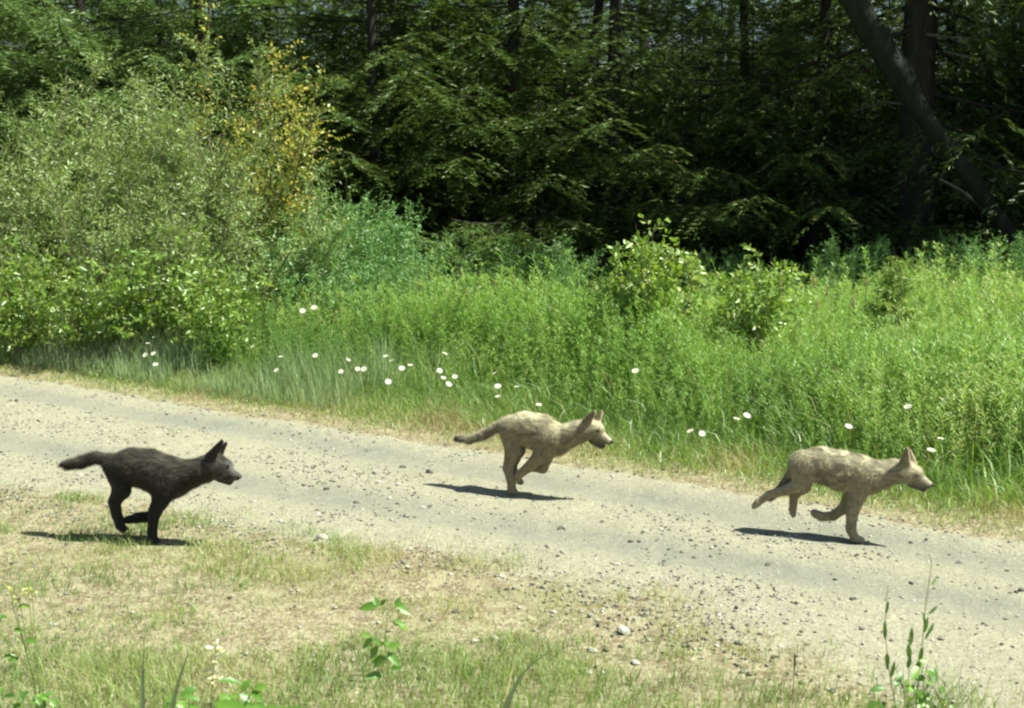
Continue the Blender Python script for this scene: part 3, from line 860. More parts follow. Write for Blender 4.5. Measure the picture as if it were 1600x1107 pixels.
k = inr & (rng.random(len(x)) < p * .55); x, y = x[k], y[k]; n = len(x)
size = .003 + .012 * rng.random(n) ** 4
Vg, Fg, tg = pebble_mesh(n, x, y, ground_h(x, y) + .003 + size * .25, size, 0, np.clip(.52 + .24 * rng.normal(size=n), 0, 1))
tag(build('gravel', Vg, Fg, M['stone'], tint=tg), 'fine grey and tan gravel scattered over the road', kind='stuff')
print('pebbles', n)

import bmesh
def stone_mesh(seed, tone):
    r = random.Random(seed); bm = bmesh.new()
    bmesh.ops.create_icosphere(bm, subdivisions=2, radius=1)
    pl = [(Vector((r.gauss(0, 1), r.gauss(0, 1), r.gauss(0, 1))).normalized(), r.uniform(.55, .85)) for _ in range(9)]
    for v in bm.verts:
        for nrm, d in pl:
            e = v.co.dot(nrm) - d
            if e > 0: v.co -= nrm * e
        v.co *= 1 + r.uniform(-.04, .04)
    me = bpy.data.meshes.new('stone'); bm.to_mesh(me); bm.free()
    a = me.attributes.new('tint', 'FLOAT', 'POINT'); a.data.foreach_set('value', np.full(len(me.vertices), tone, np.float32))
    me.materials.append(M['stone']); return me
SM = {(t, k): stone_mesh(t * 10 + k, [.2, .5, .8][t]) for t in range(3) for k in range(3)}
STONES = [(592,755,11,2),(623,759,12,2),(510,766,11,0),(557,787,11,0),(609,780,10,2),(660,794,11,2),(672,793,10,0),(635,809,16,1),(505,841,19,2),(493,845,9,0),(582,822,8,0),(428,844,11,1),(640,860,14,2),(629,732,13,0),(671,740,15,0),(475,760,10,0),(397,786,9,2),(497,804,10,2),(441,795,8,1),(426,726,7,0),(584,740,7,0),
(711,957,13,0),(985,848,10,0),(999,848,10,0),(876,827,13,0),(941,817,9,0),(1010,962,15,1),(976,989,26,2),(926,1019,18,2),(741,1003,15,2),(773,998,12,2),(916,1053,22,2),(994,1037,18,2),(849,920,12,1),(792,922,9,0),(833,915,9,0),(962,948,13,1),(866,958,10,2),(698,890,9,1),(1160,1052,12,1),(1020,905,8,0),
(1231,840,11,2),(1244,839,10,2),(1375,869,13,1),(1498,881,15,1),(1200,884,13,0),(1424,913,11,0),(1595,924,14,0),(1084,873,9,0),(1110,871,8,0),(1146,931,8,0),(1227,976,10,0),(1252,989,11,0),(1346,985,12,0),(1470,1000,15,1),(1300,1082,15,0),(1220,1011,11,2),(1572,970,10,0),(1582,1013,9,0),(1096,944,9,2),(1182,954,12,2),(1075,1004,9,0),(1573,894,9,0),(1428,940,9,2),(1465,904,7,0),(1205,865,7,0),(1240,924,7,1),
(26,628,9,0),(261,649,7,0),(440,679,6,0),(126,953,11,1),(86,977,10,2),(1035,836,8,1),(1080,826,7,2),(715,829,7,0),(760,842,8,1),(545,770,8,1),(530,762,7,0),(648,772,8,0),(1335,905,8,1),(1290,1005,10,1),(1520,1045,12,1),(1400,1065,9,0),(1120,1010,10,2)]
tone_w = ['dark', 'grey', 'pale']
items = []
lo = [(237, 845, 'dark pup'), (800, 770, 'middle tan pup'), (1335, 845, 'right tan pup'), (600, 1010, 'three-leaved sprig'), (1440, 1060, 'leafy weed at right'), (830, 1050, 'bent dark blade'), (1240, 1040, 'plantain stalk')]
for k, (px, py, w, tn) in enumerate(STONES):
    p = ground_pt(px, py); dist = p[1]; r_ = w * dist / FPX / 2 * 1.08
    o = new_obj('stone', SM[(tn, k % 3)])
    o.scale = (r_, r_ * .85, r_ * .62); o.rotation_euler = (random.uniform(-.2, .2), random.uniform(-.2, .2), random.uniform(0, 6.28))
    s, t = st(p[0], p[1])
    o.location = (p[0], p[1], p[2] + r_ * .22)
    zone = 'on dry verge' if t < t_near(s) else 'in near wheel track' if abs(t - t_tn(s)) < .22 else 'in far wheel track' if abs(t - t_tf(s)) < .22 else 'on middle strip' if t > t_tn(s) and t < t_tf(s) else 'on near road shoulder' if t < 0 else 'on far road shoulder'
    lm = min(lo, key=lambda a: abs(a[0] - px) + abs(a[1] - py))
    pos = ('left of' if px < lm[0] - 25 else 'right of' if px > lm[0] + 25 else 'below' if py > lm[1] else 'above')
    sz = 'large' if r_ > .033 else 'small' if r_ < .018 else 'medium'
    tag(o, None, 'stone', 'stones lying on the road and verge')
    items.append((o, px, '%s %s stone %s, %s %s' % (sz, tone_w[tn], zone, pos, lm[2])))
label_all(items)

# ------------------------------------------------------------------ daisies
def daisy():
    root = empty('daisy', (0, 0, 0))
    n = 15; az = np.arange(n) * 2 * math.pi / n
    D = np.stack([np.cos(az), np.sin(az), .18 + .1 * rng.random(n)], 1); S = np.stack([-np.sin(az), np.cos(az), 0 * az], 1)
    V, Ft = leaves(D * [[.006, .006, 0]], D, .028, .011, side=S, fold=.05, mid=.6)
    build('petal', V, Ft, M['petal'], root, tint=np.repeat(rng.random(n), 4))['kind'] = 'stuff'
    bm = bmesh.new(); bmesh.ops.create_uvsphere(bm, u_segments=10, v_segments=6, radius=.009)
    for v in bm.verts: v.co.z = v.co.z * .5 + .003
    me = bpy.data.meshes.new('flower_centre'); bm.to_mesh(me); bm.free(); me.materials.append(M['disc']); new_obj('flower_centre', me, root)
    V, Fq = tube(np.array([[0, 0, 0], [.01, .0, -.15], [.03, .01, -.32], [.03, 0, -.5]]), .0022, 5)
    build('stem', V, Fq, M['stem'], root, tint=np.full(len(V), .5))
    return root
dz = [(231,537),(227,555),(240,553),(243,570),(89,509),(3,509),(395,542),(439,558),(493,556),(432,579),(473,486),(491,481),
      (544,563),(533,581),(559,577),(569,577),(603,557),(612,564),(628,576),(641,571),(607,597),(695,553),(687,580),(693,591),(711,589),(701,601),(774,583),(778,604),(778,620),(808,605),(842,633),(993,580),
      (1079,674),(1097,678),(1151,655),(1167,650),(1326,667),(1419,636),(1470,686),(1455,704)]
dproto = daisy(); items = []; first = True
for px, py in dz:
    r_ = ray(px, py); p = None
    for dd in np.arange(6.5, 17, .03):
        p = np.array([0, 0, CAMH]) + r_ * (dd / r_[1])
        if far_q(p[0], p[1]) > .2 and p[2] <= ground_h(p[0], p[1]) + herb_h(p[0], p[1]) + .08: break
    o = dproto if first else copy_tree(dproto); first = False
    p = p * .97 + np.array([0, 0, CAMH]) * .03
    o.location = p; o.rotation_euler = (random.uniform(.1, .85), random.uniform(-.45, .45), random.uniform(-.6, .6)); o.scale = (random.uniform(.72, 1.0),) * 3
    tag(o, None, 'daisy', 'white daisies in the meadow')
    ph = ('white daisy in the grass below the willow shrubs' if px < 300 else 'white daisy in the green gap right of the willows' if px < 520 else
          'white daisy in the dense cluster left of the middle pup' if px < 650 else 'white daisy just above and left of the middle pup' if px < 740 else
          'white daisy directly above the middle pup' if px < 900 else 'white daisy between the middle and right pups' if px < 1200 else 'white daisy above the right pup')
    items.append((o, px, ph))
label_all(items)

# tall seed heads at the back of the meadow
def seed_stalk(h):
    root = empty('seed_stalk', (0, 0, 0))
    V, Fq = tube(np.array([[0, 0, 0], [.01, 0, h * .5], [.03, 0, h]]), [.004, .003, .002], 4)
    build('stem', V, Fq, M['dry'], root, tint=np.full(len(V), .3))
    n = 60; u = rng.random(n)
    B = np.stack([.03 + rng.normal(size=n) * .006, rng.normal(size=n) * .006, h - .02 - .14 * u], 1)
    V, Ft = leaves(B, rng.normal(size=(n, 3)) * .5 + [0, 0, .8], .03, .012)
    build('seed_head', V, Ft, M['seed'], root, tint=np.repeat(rng.random(n), 4)); return root
sproto = seed_stalk(1.3); items = []
for k, (px, py, d) in enumerate([(1270, 428, 12.3), (1292, 446, 12.1), (1280, 468, 11.6), (1222, 432, 12.4), (1350, 430, 12.6), (800, 428, 12.8), (852, 440, 13.0), (776, 446, 12.6), (652, 436, 12.9), (1330, 462, 12.0)]):
    p = at_depth(px, py, d); o = sproto if k == 0 else copy_tree(sproto)
    sc_ = max(.5, p[2] / 1.3); o.location = (p[0], p[1], 0); o.scale = (1, 1, sc_); o.rotation_euler = (0, 0, random.uniform(0, 6))
    tag(o, None, 'seed stalk', 'tall seed stalks above the meadow')
    items.append((o, px, 'tall tan seed head standing above the meadow %s' % ('right of the glossy shrubs' if px > 1000 else 'before the shaded hollow')))
label_all(items)

# ------------------------------------------------------------------ wolf pups
def surface_nets(f, origin, h):
    inside = f < 0; nx, ny, nz = f.shape
    cnt = np.zeros((nx - 1, ny - 1, nz - 1), np.int32); pos = np.zeros((nx - 1, ny - 1, nz - 1, 3))
    def corner(dx, dy, dz): return f[dx:nx - 1 + dx, dy:ny - 1 + dy, dz:nz - 1 + dz]
    for ax in range(3):
        for a in (0, 1):
            for b in (0, 1):
                c0 = [0, 0, 0]; o = [k for k in range(3) if k != ax]; c0[o[0]] = a; c0[o[1]] = b; c1 = list(c0); c1[ax] = 1
                f0, f1 = corner(*c0), corner(*c1); cr = (f0 < 0) != (f1 < 0)
                t = np.where(cr, f0 / np.where(cr, f0 - f1, 1), 0)
                for k in range(3):
                    pos[..., k] += np.where(cr, (t if k == ax else c0[k]), 0)
                cnt += cr
    act = cnt > 0; idx = -np.ones(act.shape, np.int64); idx[act] = np.arange(act.sum())
    cell = np.argwhere(act); V = (cell + pos[act] / cnt[act][:, None]) * h + origin
    Fs = []
    for ax in range(3):
        o = [k for k in range(3) if k != ax]
        sl0 = [slice(1, s - 1) for s in f.shape]; sl1 = [slice(1, s - 1) for s in f.shape]
        sl0[ax] = slice(0, f.shape[ax] - 1); sl1[ax] = slice(1, f.shape[ax])
        a, b = inside[tuple(sl0)], inside[tuple(sl1)]
        e = np.argwhere(a != b); 
        off = np.array([1, 1, 1]); off[ax] = 0; g0 = e + off
        flip = a[tuple(e.T)]
        def gi(d0, d1):
            q = g0.copy(); q[:, o[0]] -= d0; q[:, o[1]] -= d1; return idx[tuple(q.T)]
        Q = np.stack([gi(1, 1), gi(0, 1), gi(0, 0), gi(1, 0)], 1)
        if ax == 1: flip = ~flip
        Q[~flip] = Q[~flip][:, ::-1]
        Fs.append(Q)
    return V, np.concatenate(Fs)

def make_pup(name, label, foot_px, heading, crop, prims, coatf, eyes, nose, furlen, nstrand=75000, seed=5):
    global rng
    rng = np.random.default_rng(seed)
    O = ground_pt(*foot_px); O[2] = float(ground_h(O[0], O[1])) + .005
    ha = math.radians(heading)
    eu = np.array([math.cos(ha), math.sin(ha), 0]); ev = np.array([-math.sin(ha), math.cos(ha), 0])
    x0, y0, k = crop
    def loc(zx, zy, v):
        px, py = x0 + zx / k, y0 + zy / k
        r_ = ray(px, py); A = np.array([0, 0, CAMH]); Q0 = O + ev * v
        t = np.dot(Q0 - A, ev) / np.dot(r_, ev); P_ = A + r_ * t; w = P_ - Q0
        dep = t
        return np.array([np.dot(P_ - O, eu), v, P_[2] - O[2]]), dep / FPX / k
    PR = []
    for grp, a, b, v, ls, kk in prims:           # a, b = (zx, zy, r) ; v = (va, vb) lateral metres ; ls lateral scale ; kk blend
        pa, sa = loc(a[0], a[1], v[0]); pb, sb = loc(b[0], b[1], v[1])
        PR.append((grp, pa, pb, a[2] * sa, b[2] * sb, ls, kk))
    for pr in [p_ for p_ in PR if p_[0] == 'paw']:
        g_, pa, pb, ra, rb, ls, kk = pr
        dr = (pb - pa) / max(np.linalg.norm(pb - pa), 1e-6)
        for j_ in (-1.5, -.5, .5, 1.5):
            off_ = np.array([0, j_ * rb * .62, 0])
            PR.append(('paw', pa + off_ * .6, pb + off_ + dr * rb * (.75 - .16 * abs(j_)), rb * .5, rb * .46, 1.0, .003))
    allp = np.array([q for g_, pa, pb, ra, rb, ls, kk in PR for q in (pa - ra, pa + ra, pb - rb, pb + rb)])
    lo_, hi_ = allp.min(0) - .03, allp.max(0) + .03
    h = .0052
    n3 = np.ceil((hi_ - lo_) / h).astype(int)
    gx_, gy_, gz_ = [lo_[c] + np.arange(n3[c]) * h for c in range(3)]
    GX, GY, GZ = [g.astype(np.float32) for g in np.meshgrid(gx_, gy_, gz_, indexing='ij')]
    def dist(pr, X_, Y_, Z_):
        g_, pa, pb, ra, rb, ls, kk = pr
        d_ = (pb - pa) / [1, ls, 1]; L2 = max(float(d_ @ d_), 1e-9)
        qx, qy, qz = X_ - pa[0], (Y_ - pa[1]) / ls, Z_ - pa[2]
        t = np.clip((qx * d_[0] + qy * d_[1] + qz * d_[2]) / L2, 0, 1)
        D_ = np.sqrt((qx - d_[0] * t) ** 2 + (qy - d_[1] * t) ** 2 + (qz - d_[2] * t) ** 2) - (ra + (rb - ra) * t)
        return D_ * min(1, ls * 1.15)
    f = None
    for pr in PR:
        D_ = dist(pr, GX, GY, GZ)
        if f is None: f = D_; continue
        kk = pr[6]
        hh = np.clip(.5 + .5 * (f - D_) / kk, 0, 1)
        f = f * (1 - hh) + D_ * hh - kk * hh * (1 - hh)
    V, Fq = surface_nets(f.astype(np.float32), lo_, h)
    # groups per vertex
    names = sorted({p[0] for p in PR}); gd = np.full((len(names), len(V)), 9.)
    for pr in PR:
        j = names.index(pr[0]); gd[j] = np.minimum(gd[j], dist(pr, V[:, 0], V[:, 1], V[:, 2]))
    wgt = np.exp(-(gd - gd.min(0)) / .010); wgt /= wgt.sum(0)
    W = {nm: wgt[j] for j, nm in enumerate(names)}
    for nm in ('torso', 'neck', 'head', 'muzzle', 'jaw', 'ear', 'tail', 'leg', 'paw'): W.setdefault(nm, np.zeros(len(V)))
    tri = np.concatenate([Fq[:, [0, 1, 2]], Fq[:, [0, 2, 3]]])
    fn = np.cross(V[tri[:, 1]] - V[tri[:, 0]], V[tri[:, 2]] - V[tri[:, 0]])
    vn = np.zeros_like(V)
    for c in range(3): np.add.at(vn, tri[:, c], fn)
    vn = norm(vn)
    if (vn * (V - V.mean(0))).sum() < 0: Fq = Fq[:, ::-1]; vn = -vn
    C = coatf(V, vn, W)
    for (zx, zy, v, rr) in eyes:
        e_ = loc(zx, zy, v)[0]; de = np.linalg.norm((V - e_) * [.75, 1, 1.2], axis=1)
        C = mixc(C, (.022, .018, .013), np.exp(-(de / .014) ** 2) * .85)
    body = build(name, V, Fq, M['coat'], smooth=True, cols=C)
    body.location = O; body.rotation_euler = (0, 0, ha)
    tag(body, label, 'wolf pup', 'wolf pups running along the road')
    # fur
    area = np.linalg.norm(fn, axis=1); pr_ = area / area.sum()
    ti = rng.choice(len(tri), nstrand, p=pr_); b = rng.dirichlet((1, 1, 1), nstrand)
    B = (V[tri[ti]] * b[..., None]).sum(1); N = norm((vn[tri[ti]] * b[..., None]).sum(1))
    wv = {nm: (w[tri[ti]] * b).sum(1) for nm, w in W.items()}
    Cc = (C[tri[ti]] * b[..., None]).sum(1)
    flow = np.tile(np.array([-1., 0, -.35]), (nstrand, 1))
    flow += (wv['leg'] + wv['paw'])[:, None] * np.array([[.7, 0, -1.2]]) + wv['ear'][:, None] * np.array([[.7, 0, 2.]])
    flow = flow - N * (flow * N).sum(1, keepdims=True); flow = norm(flow + rng.normal(size=B.shape) * .22)
    cl = np.stack([noise2(B[:, 0] + B[:, 1] * 3, B[:, 2], .022, 60 + q_) - .5 for q_ in range(3)], 1)
    D_ = norm(flow + N * .42 + cl * .45)
    L = furlen * (.8 + .5 * noise2(B[:, 0] + B[:, 1] * 5, B[:, 2], .03, 71)) * (wv['torso'] * 1.0 + wv['neck'] * 1.15 + wv['tail'] * 1.35 + wv['head'] * .6 + (wv['muzzle'] + wv['jaw']) * .22 + wv['ear'] * .3 + wv['leg'] * .5 + wv['paw'] * .25) * (.5 + .8 * rng.random(nstrand))
    S_ = norm(np.cross(D_, N)) * .0009
    Vf = np.stack([B - S_ - N * .001, B + S_ - N * .001, B + D_ * L[:, None]], 1).reshape(-1, 3)
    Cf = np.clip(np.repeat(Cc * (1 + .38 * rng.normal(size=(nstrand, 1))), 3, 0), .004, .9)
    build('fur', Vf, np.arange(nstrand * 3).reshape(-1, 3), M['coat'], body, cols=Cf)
    for (zx, zy, v, rr) in eyes:
        c_, s_ = loc(zx, zy, v); bm = bmesh.new(); bmesh.ops.create_uvsphere(bm, u_segments=12, v_segments=8, radius=rr)
        me = bpy.data.meshes.new('eye'); bm.to_mesh(me); bm.free(); me.materials.append(M['eye'])
        o = new_obj('eye', me, body); o.location = c_
    c_, s_ = loc(nose[0], nose[1], 0); bm = bmesh.new(); bmesh.ops.create_uvsphere(bm, u_segments=12, v_segments=8, radius=nose[2])
    for v_ in bm.verts:
        v_.co.x *= .8; v_.co.z *= .75
    me = bpy.data.meshes.new('nose'); bm.to_mesh(me); bm.free(); me.materials.append(M['nose'])
    o = new_obj('nose', me, body); o.location = c_
    return body

def vnoise(V, sx, sy, seed):
    return noise2(V[:, 0] / sx + V[:, 1] * 17, V[:, 2] / sy + V[:, 1] * 9, 1, seed)

def mixc(a, b, w): return a * (1 - w[:, None]) + np.asarray(b)[None] * w[:, None]

def coat_dark(V, N, W):
    base = np.tile(np.array([.036, .032, .022]), (len(V), 1))
    st1 = vnoise(V, .05, .012, 3)
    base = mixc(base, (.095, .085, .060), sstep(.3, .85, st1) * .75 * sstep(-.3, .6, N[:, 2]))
    base = mixc(base, (.14, .14, .135), (W['head'] * .35 + W['muzzle'] * .8 + W['jaw'] * .1) * sstep(.25, .8, vnoise(V, .02, .015, 5)) * 1.0)
    sh = np.exp(-((V[:, 0] - .16) / .05) ** 2 - ((V[:, 2] - .27) / .06) ** 2)
    base = mixc(base, (.14, .14, .125), sh * sstep(.35, .75, vnoise(V, .02, .02, 8)) * .8)
    base = mixc(base, (.016, .014, .011), np.clip(W['leg'] + W['paw'] + W['ear'] * .6, 0, 1) * .75)
    return base * (.8 + .4 * vnoise(V, .01, .01, 12))[:, None]

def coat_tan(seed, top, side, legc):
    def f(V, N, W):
        lit_top = sstep(.0, .85, N[:, 2] + (vnoise(V, .03, .02, seed + 1) - .5) * .3)
        base = mixc(np.tile(np.array(side, float), (len(V), 1)), top, lit_top)  # sunlit back painted into the coat: upward faces lighter, flanks darker
        st1 = vnoise(V, .06, .014, seed); st2 = vnoise(V, .03, .02, seed + 4)
        base = mixc(base, (.085, .072, .048), sstep(.35, .95, st1) * .6 * (W['torso'] + W['neck'] * .7))
        base = mixc(base, (.07, .06, .04), sstep(.3, .95, st2) * .5 * (W['torso'] + W['neck'] * .6))
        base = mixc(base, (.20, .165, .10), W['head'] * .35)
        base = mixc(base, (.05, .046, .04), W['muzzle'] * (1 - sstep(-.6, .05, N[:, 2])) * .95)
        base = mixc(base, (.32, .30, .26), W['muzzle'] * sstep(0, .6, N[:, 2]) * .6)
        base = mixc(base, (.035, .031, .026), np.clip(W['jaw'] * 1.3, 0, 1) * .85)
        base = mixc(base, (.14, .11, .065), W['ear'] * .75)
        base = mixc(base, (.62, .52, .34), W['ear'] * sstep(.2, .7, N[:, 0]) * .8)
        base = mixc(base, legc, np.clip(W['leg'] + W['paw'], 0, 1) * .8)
        tl = W['tail']; base = mixc(base, (.12, .11, .09), tl * .5)
        xt = V[:, 0][tl > .5].min() if (tl > .5).any() else 0
        base = mixc(base, (.03, .03, .027), tl * sstep(xt + .12, xt + .02, V[:, 0]))
        return base * (.82 + .36 * vnoise(V, .012, .012, seed + 9))[:, None]
    return f

T0 = (0, 0); NR = (-.045, -.045); FA = (.045, .045)
dark = [
 ('torso', (540, 350, 88), (650, 350, 118), T0, .80, .02), ('torso', (650, 350, 118), (770, 375, 132), T0, .74, .03), ('torso', (770, 375, 132), (890, 430, 148), T0, .70, .03),
 ('torso', (890, 430, 140), (960, 430, 118), T0, .75, .03), ('neck', (960, 415, 105), (1060, 400, 88), T0, .8, .03), ('neck', (1060, 400, 88), (1150, 370, 86), T0, .85, .025), ('neck', (1150, 370, 84), (1215, 345, 84), T0, .9, .02),
 ('head', (1225, 345, 82), (1275, 360, 70), T0, .95, .015), ('muzzle', (1290, 382, 56), (1372, 420, 29), T0, .8, .012), ('jaw', (1262, 418, 46), (1318, 448, 33), T0, .7, .02),
 ('ear', (1190, 290, 42), (1270, 178, 15), (-.045, -.055), .42, .008), ('ear', (1232, 285, 40), (1296, 195, 14), (.04, .05), .42, .008),
 ('tail', (500, 310, 46), (400, 290, 36), (0, .0), .9, .02), ('tail', (400, 290, 36), (300, 322, 40), (0, .01), .9, .01), ('tail', (300, 322, 40), (210, 338, 30), (.01, .02), .9, .01), ('tail', (210, 338, 30), (165, 338, 12), (.02, .02), .9, .01),
 ('leg', (560, 400, 92), (585, 510, 56), NR, .5, .02), ('leg', (585, 510, 56), (530, 600, 38), NR, .65, .012), ('leg', (530, 600, 38), (552, 700, 32), NR, .8, .008), ('leg', (552, 700, 32), (566, 755, 32), NR, .9, .006), ('paw', (566, 760, 32), (582, 778, 28), NR, 1.1, .006),
 ('leg', (545, 400, 88), (560, 510, 50), FA, .5, .02), ('leg', (560, 510, 50), (515, 595, 34), FA, .65, .012), ('leg', (515, 595, 32), (536, 690, 30), FA, .8, .008), ('paw', (536, 690, 30), (560, 745, 26), FA, 1.0, .006),
 ('leg', (880, 440, 92), (850, 570, 66), NR, .45, .02), ('leg', (850, 570, 60), (800, 690, 40), NR, .7, .012), ('leg', (800, 690, 38), (788, 800, 34), NR, .8, .008), ('leg', (788, 800, 33), (792, 850, 32), NR, .95, .006), ('paw', (795, 858, 30), (812, 864, 24), NR, 1.15, .006),
 ('leg', (880, 450, 80), (850, 560, 60), FA, .45, .02), ('leg', (850, 560, 56), (790, 690, 40), FA, .7, .012), ('leg', (790, 695, 38), (680, 705, 34), FA, .85, .008), ('paw', (680, 708, 34), (605, 722, 24), FA, 1.1, .006),
]
make_pup('wolf_pup', 'blackish wolf pup running on the verge at left, ears up and tail straight out', (240, 845), -12, (60, 650, 4.428), dark, coat_dark,
         [(1312, 350, -.031, .0085), (1312, 348, .031, .0085)], (1392, 420, .017), .024, seed=5)

mid = [
 ('torso', (600, 300, 98), (700, 300, 122), T0, .78, .02), ('torso', (700, 300, 122), (820, 335, 138), T0, .72, .03), ('torso', (820, 335, 138), (920, 385, 126), T0, .7, .03),
 ('torso', (900, 395, 125), (960, 390, 105), T0, .75, .03), ('neck', (960, 380, 98), (1060, 350, 84), T0, .8, .03), ('neck', (1060, 350, 84), (1130, 325, 82), T0, .85, .025), ('neck', (1130, 325, 80), (1185, 305, 78), T0, .9, .02),
 ('head', (1200, 300, 76), (1258, 310, 64), T0, .95, .015), ('muzzle', (1270, 345, 52), (1358, 400, 27), T0, .8, .012), ('jaw', (1240, 385, 44), (1300, 432, 30), T0, .75, .01),
 ('ear', (1184, 250, 40), (1242, 172, 17), (-.045, -.055), .42, .008), ('ear', (1262, 245, 38), (1298, 172, 15), (.03, .04), .42, .008),
 ('tail', (540, 270, 46), (460, 305, 34), (0, 0), .9, .02), ('tail', (460, 305, 34), (380, 350, 34), T0, .9, .01), ('tail', (380, 350, 34), (270, 385, 30), T0, .9, .01), ('tail', (270, 385, 30), (175, 378, 16), T0, .9, .01),
 ('leg', (590, 320, 98), (610, 470, 68), NR, .5, .02), ('leg', (610, 470, 64), (568, 610, 42), NR, .6, .012), ('leg', (568, 610, 40), (596, 710, 37), NR, .8, .008), ('leg', (596, 710, 35), (596, 770, 34), NR, .9, .006), ('paw', (598, 778, 33), (616, 788, 26), NR, 1.1, .006),
 ('leg', (620, 320, 90), (650, 460, 58), FA, .5, .02), ('leg', (650, 460, 54), (600, 590, 38), FA, .6, .012), ('leg', (600, 590, 36), (630, 690, 32), FA, .8, .008), ('paw', (630, 690, 31), (668, 716, 24), FA, 1.0, .006),
 ('leg', (880, 400, 92), (830, 500, 66), NR, .45, .02), ('leg', (830, 500, 58), (730, 600, 40), NR, .7, .012), ('leg', (730, 600, 38), (655, 660, 32), NR, .85, .008), ('paw', (655, 665, 32), (640, 700, 24), NR, 1.0, .006),
 ('leg', (890, 410, 84), (860, 520, 60), FA, .45, .02), ('leg', (860, 520, 56), (838, 600, 46), FA, .7, .012), ('leg', (838, 605, 44), (760, 600, 34), FA, .85, .008), ('paw', (760, 600, 33), (720, 625, 24), FA, 1.0, .006),
]
make_pup('wolf_pup', 'tan wolf pup in the middle, legs gathered beneath it and tail raised behind', (799, 772), -20, (680, 610, 5.0), mid,
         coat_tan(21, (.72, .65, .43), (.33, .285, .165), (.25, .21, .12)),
         [(1272, 318, -.044, .0085), (1272, 316, .044, .0085)], (1380, 402, .017), .022, seed=6)

rgt = [
 ('torso', (520, 240, 92), (640, 255, 118), T0, .78, .02), ('torso', (640, 255, 118), (780, 295, 130), T0, .7, .03), ('torso', (780, 295, 130), (900, 325, 132), T0, .68, .03),
 ('torso', (900, 325, 130), (970, 335, 112), T0, .72, .03), ('neck', (970, 335, 105), (1070, 320, 86), T0, .78, .03), ('neck', (1070, 320, 86), (1150, 300, 76), T0, .85, .025), ('neck', (1150, 300, 76), (1215, 300, 76), T0, .9, .02),
 ('head', (1225, 300, 76), (1282, 315, 62), T0, .95, .015), ('muzzle', (1300, 345, 50), (1385, 390, 25), T0, .8, .012), ('jaw', (1275, 375, 40), (1345, 415, 27), T0, .75, .01),
 ('ear', (1218, 245, 44), (1230, 140, 15), (-.042, -.052), .42, .008), ('ear', (1262, 245, 40), (1250, 154, 14), (.04, .05), .42, .008),
 ('tail', (465, 235, 46), (440, 310, 34), (.0, .0), .9, .02), ('tail', (440, 310, 34), (385, 390, 28), (0, .02), .9, .01), ('tail', (385, 390, 28), (290, 485, 16), (.02, .02), .9, .01),
 ('leg', (510, 280, 96), (500, 380, 62), NR, .5, .02), ('leg', (500, 380, 56), (400, 425, 36), NR, .65, .012), ('leg', (400, 425, 34), (270, 460, 28), NR, .8, .008), ('leg', (270, 460, 28), (200, 510, 24), NR, .9, .006), ('paw', (200, 510, 27), (172, 538, 20), NR, 1.1, .006),
 ('leg', (520, 290, 90), (505, 400, 56), FA, .5, .02), ('leg', (505, 400, 50), (448, 460, 32), FA, .65, .012), ('leg', (448, 460, 30), (438, 560, 26), FA, .85, .008), ('paw', (438, 560, 27), (442, 596, 20), FA, 1.0, .006),
 ('leg', (920, 340, 90), (880, 470, 62), NR, .45, .02), ('leg', (880, 470, 56), (850, 600, 40), NR, .7, .012), ('leg', (850, 600, 38), (842, 700, 34), NR, .8, .008), ('leg', (842, 700, 33), (868, 758, 30), NR, .95, .006), ('paw', (872, 762, 30), (915, 776, 24), NR, 1.1, .006),
 ('leg', (910, 350, 84), (850, 460, 58), FA, .45, .02), ('leg', (850, 460, 52), (790, 555, 38), FA, .7, .012), ('leg', (790, 555, 36), (720, 605, 32), FA, .85, .008), ('leg', (720, 605, 32), (640, 612, 30), FA, .85, .008), ('paw', (640, 610, 31), (590, 588, 28), FA, 1.0, .006),
]
make_pup('wolf_pup', 'tan wolf pup at right, one foreleg planted and a hind leg stretched far back', (1332, 846), -18, (1140, 670, 4.444), rgt,
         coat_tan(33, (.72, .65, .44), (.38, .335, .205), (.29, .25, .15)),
         [(1300, 326, -.042, .0085), (1300, 324, .042, .0085)], (1404, 392, .016), .022, seed=8)

# ------------------------------------------------------------------ foreground plants
rng = np.random.default_rng(99)
def big_leaf(acc, base, d, L, W, droop=.3, tint=.5, up=(0, 0, 1), nseg=6, teeth=0.0):
    base = np.asarray(base, float); d = norm(np.asarray(d, float)); side = norm(np.cross(d, np.asarray(up, float))); nrm = np.cross(side, d)
    u = np.linspace(0, 1, nseg + 1); w = W * .5 * np.sin(np.pi * u ** .8) ** .8
    if teeth: w = w * (1 + teeth * (np.arange(nseg + 1) % 2 - .5))
    mid = base + d * (L * u)[:, None] - np.array([0, 0, 1.]) * (droop * L * u ** 2)[:, None]
    l = mid + side * w[:, None] + nrm * (w * .3)[:, None]; r = mid - side * w[:, None] + nrm * (w * .3)[:, None]
    V = np.stack([l, mid, r], 1).reshape(-1, 3); Fq = []
    for k in range(nseg):
        a = 3 * k; Fq += [[a, a + 1, a + 4, a + 3], [a + 1, a + 2, a + 5, a + 4]]
    acc.add(V, np.array(Fq), np.clip(tint + rng.normal() * .12, 0, 1))

def fore_root(name, px, d, label, cat):
    x = (px - CX) / FPX * d
    o = empty(name, (x, d, float(ground_h(x, d)))); tag(o, label, cat); return o, np.array(o.location)

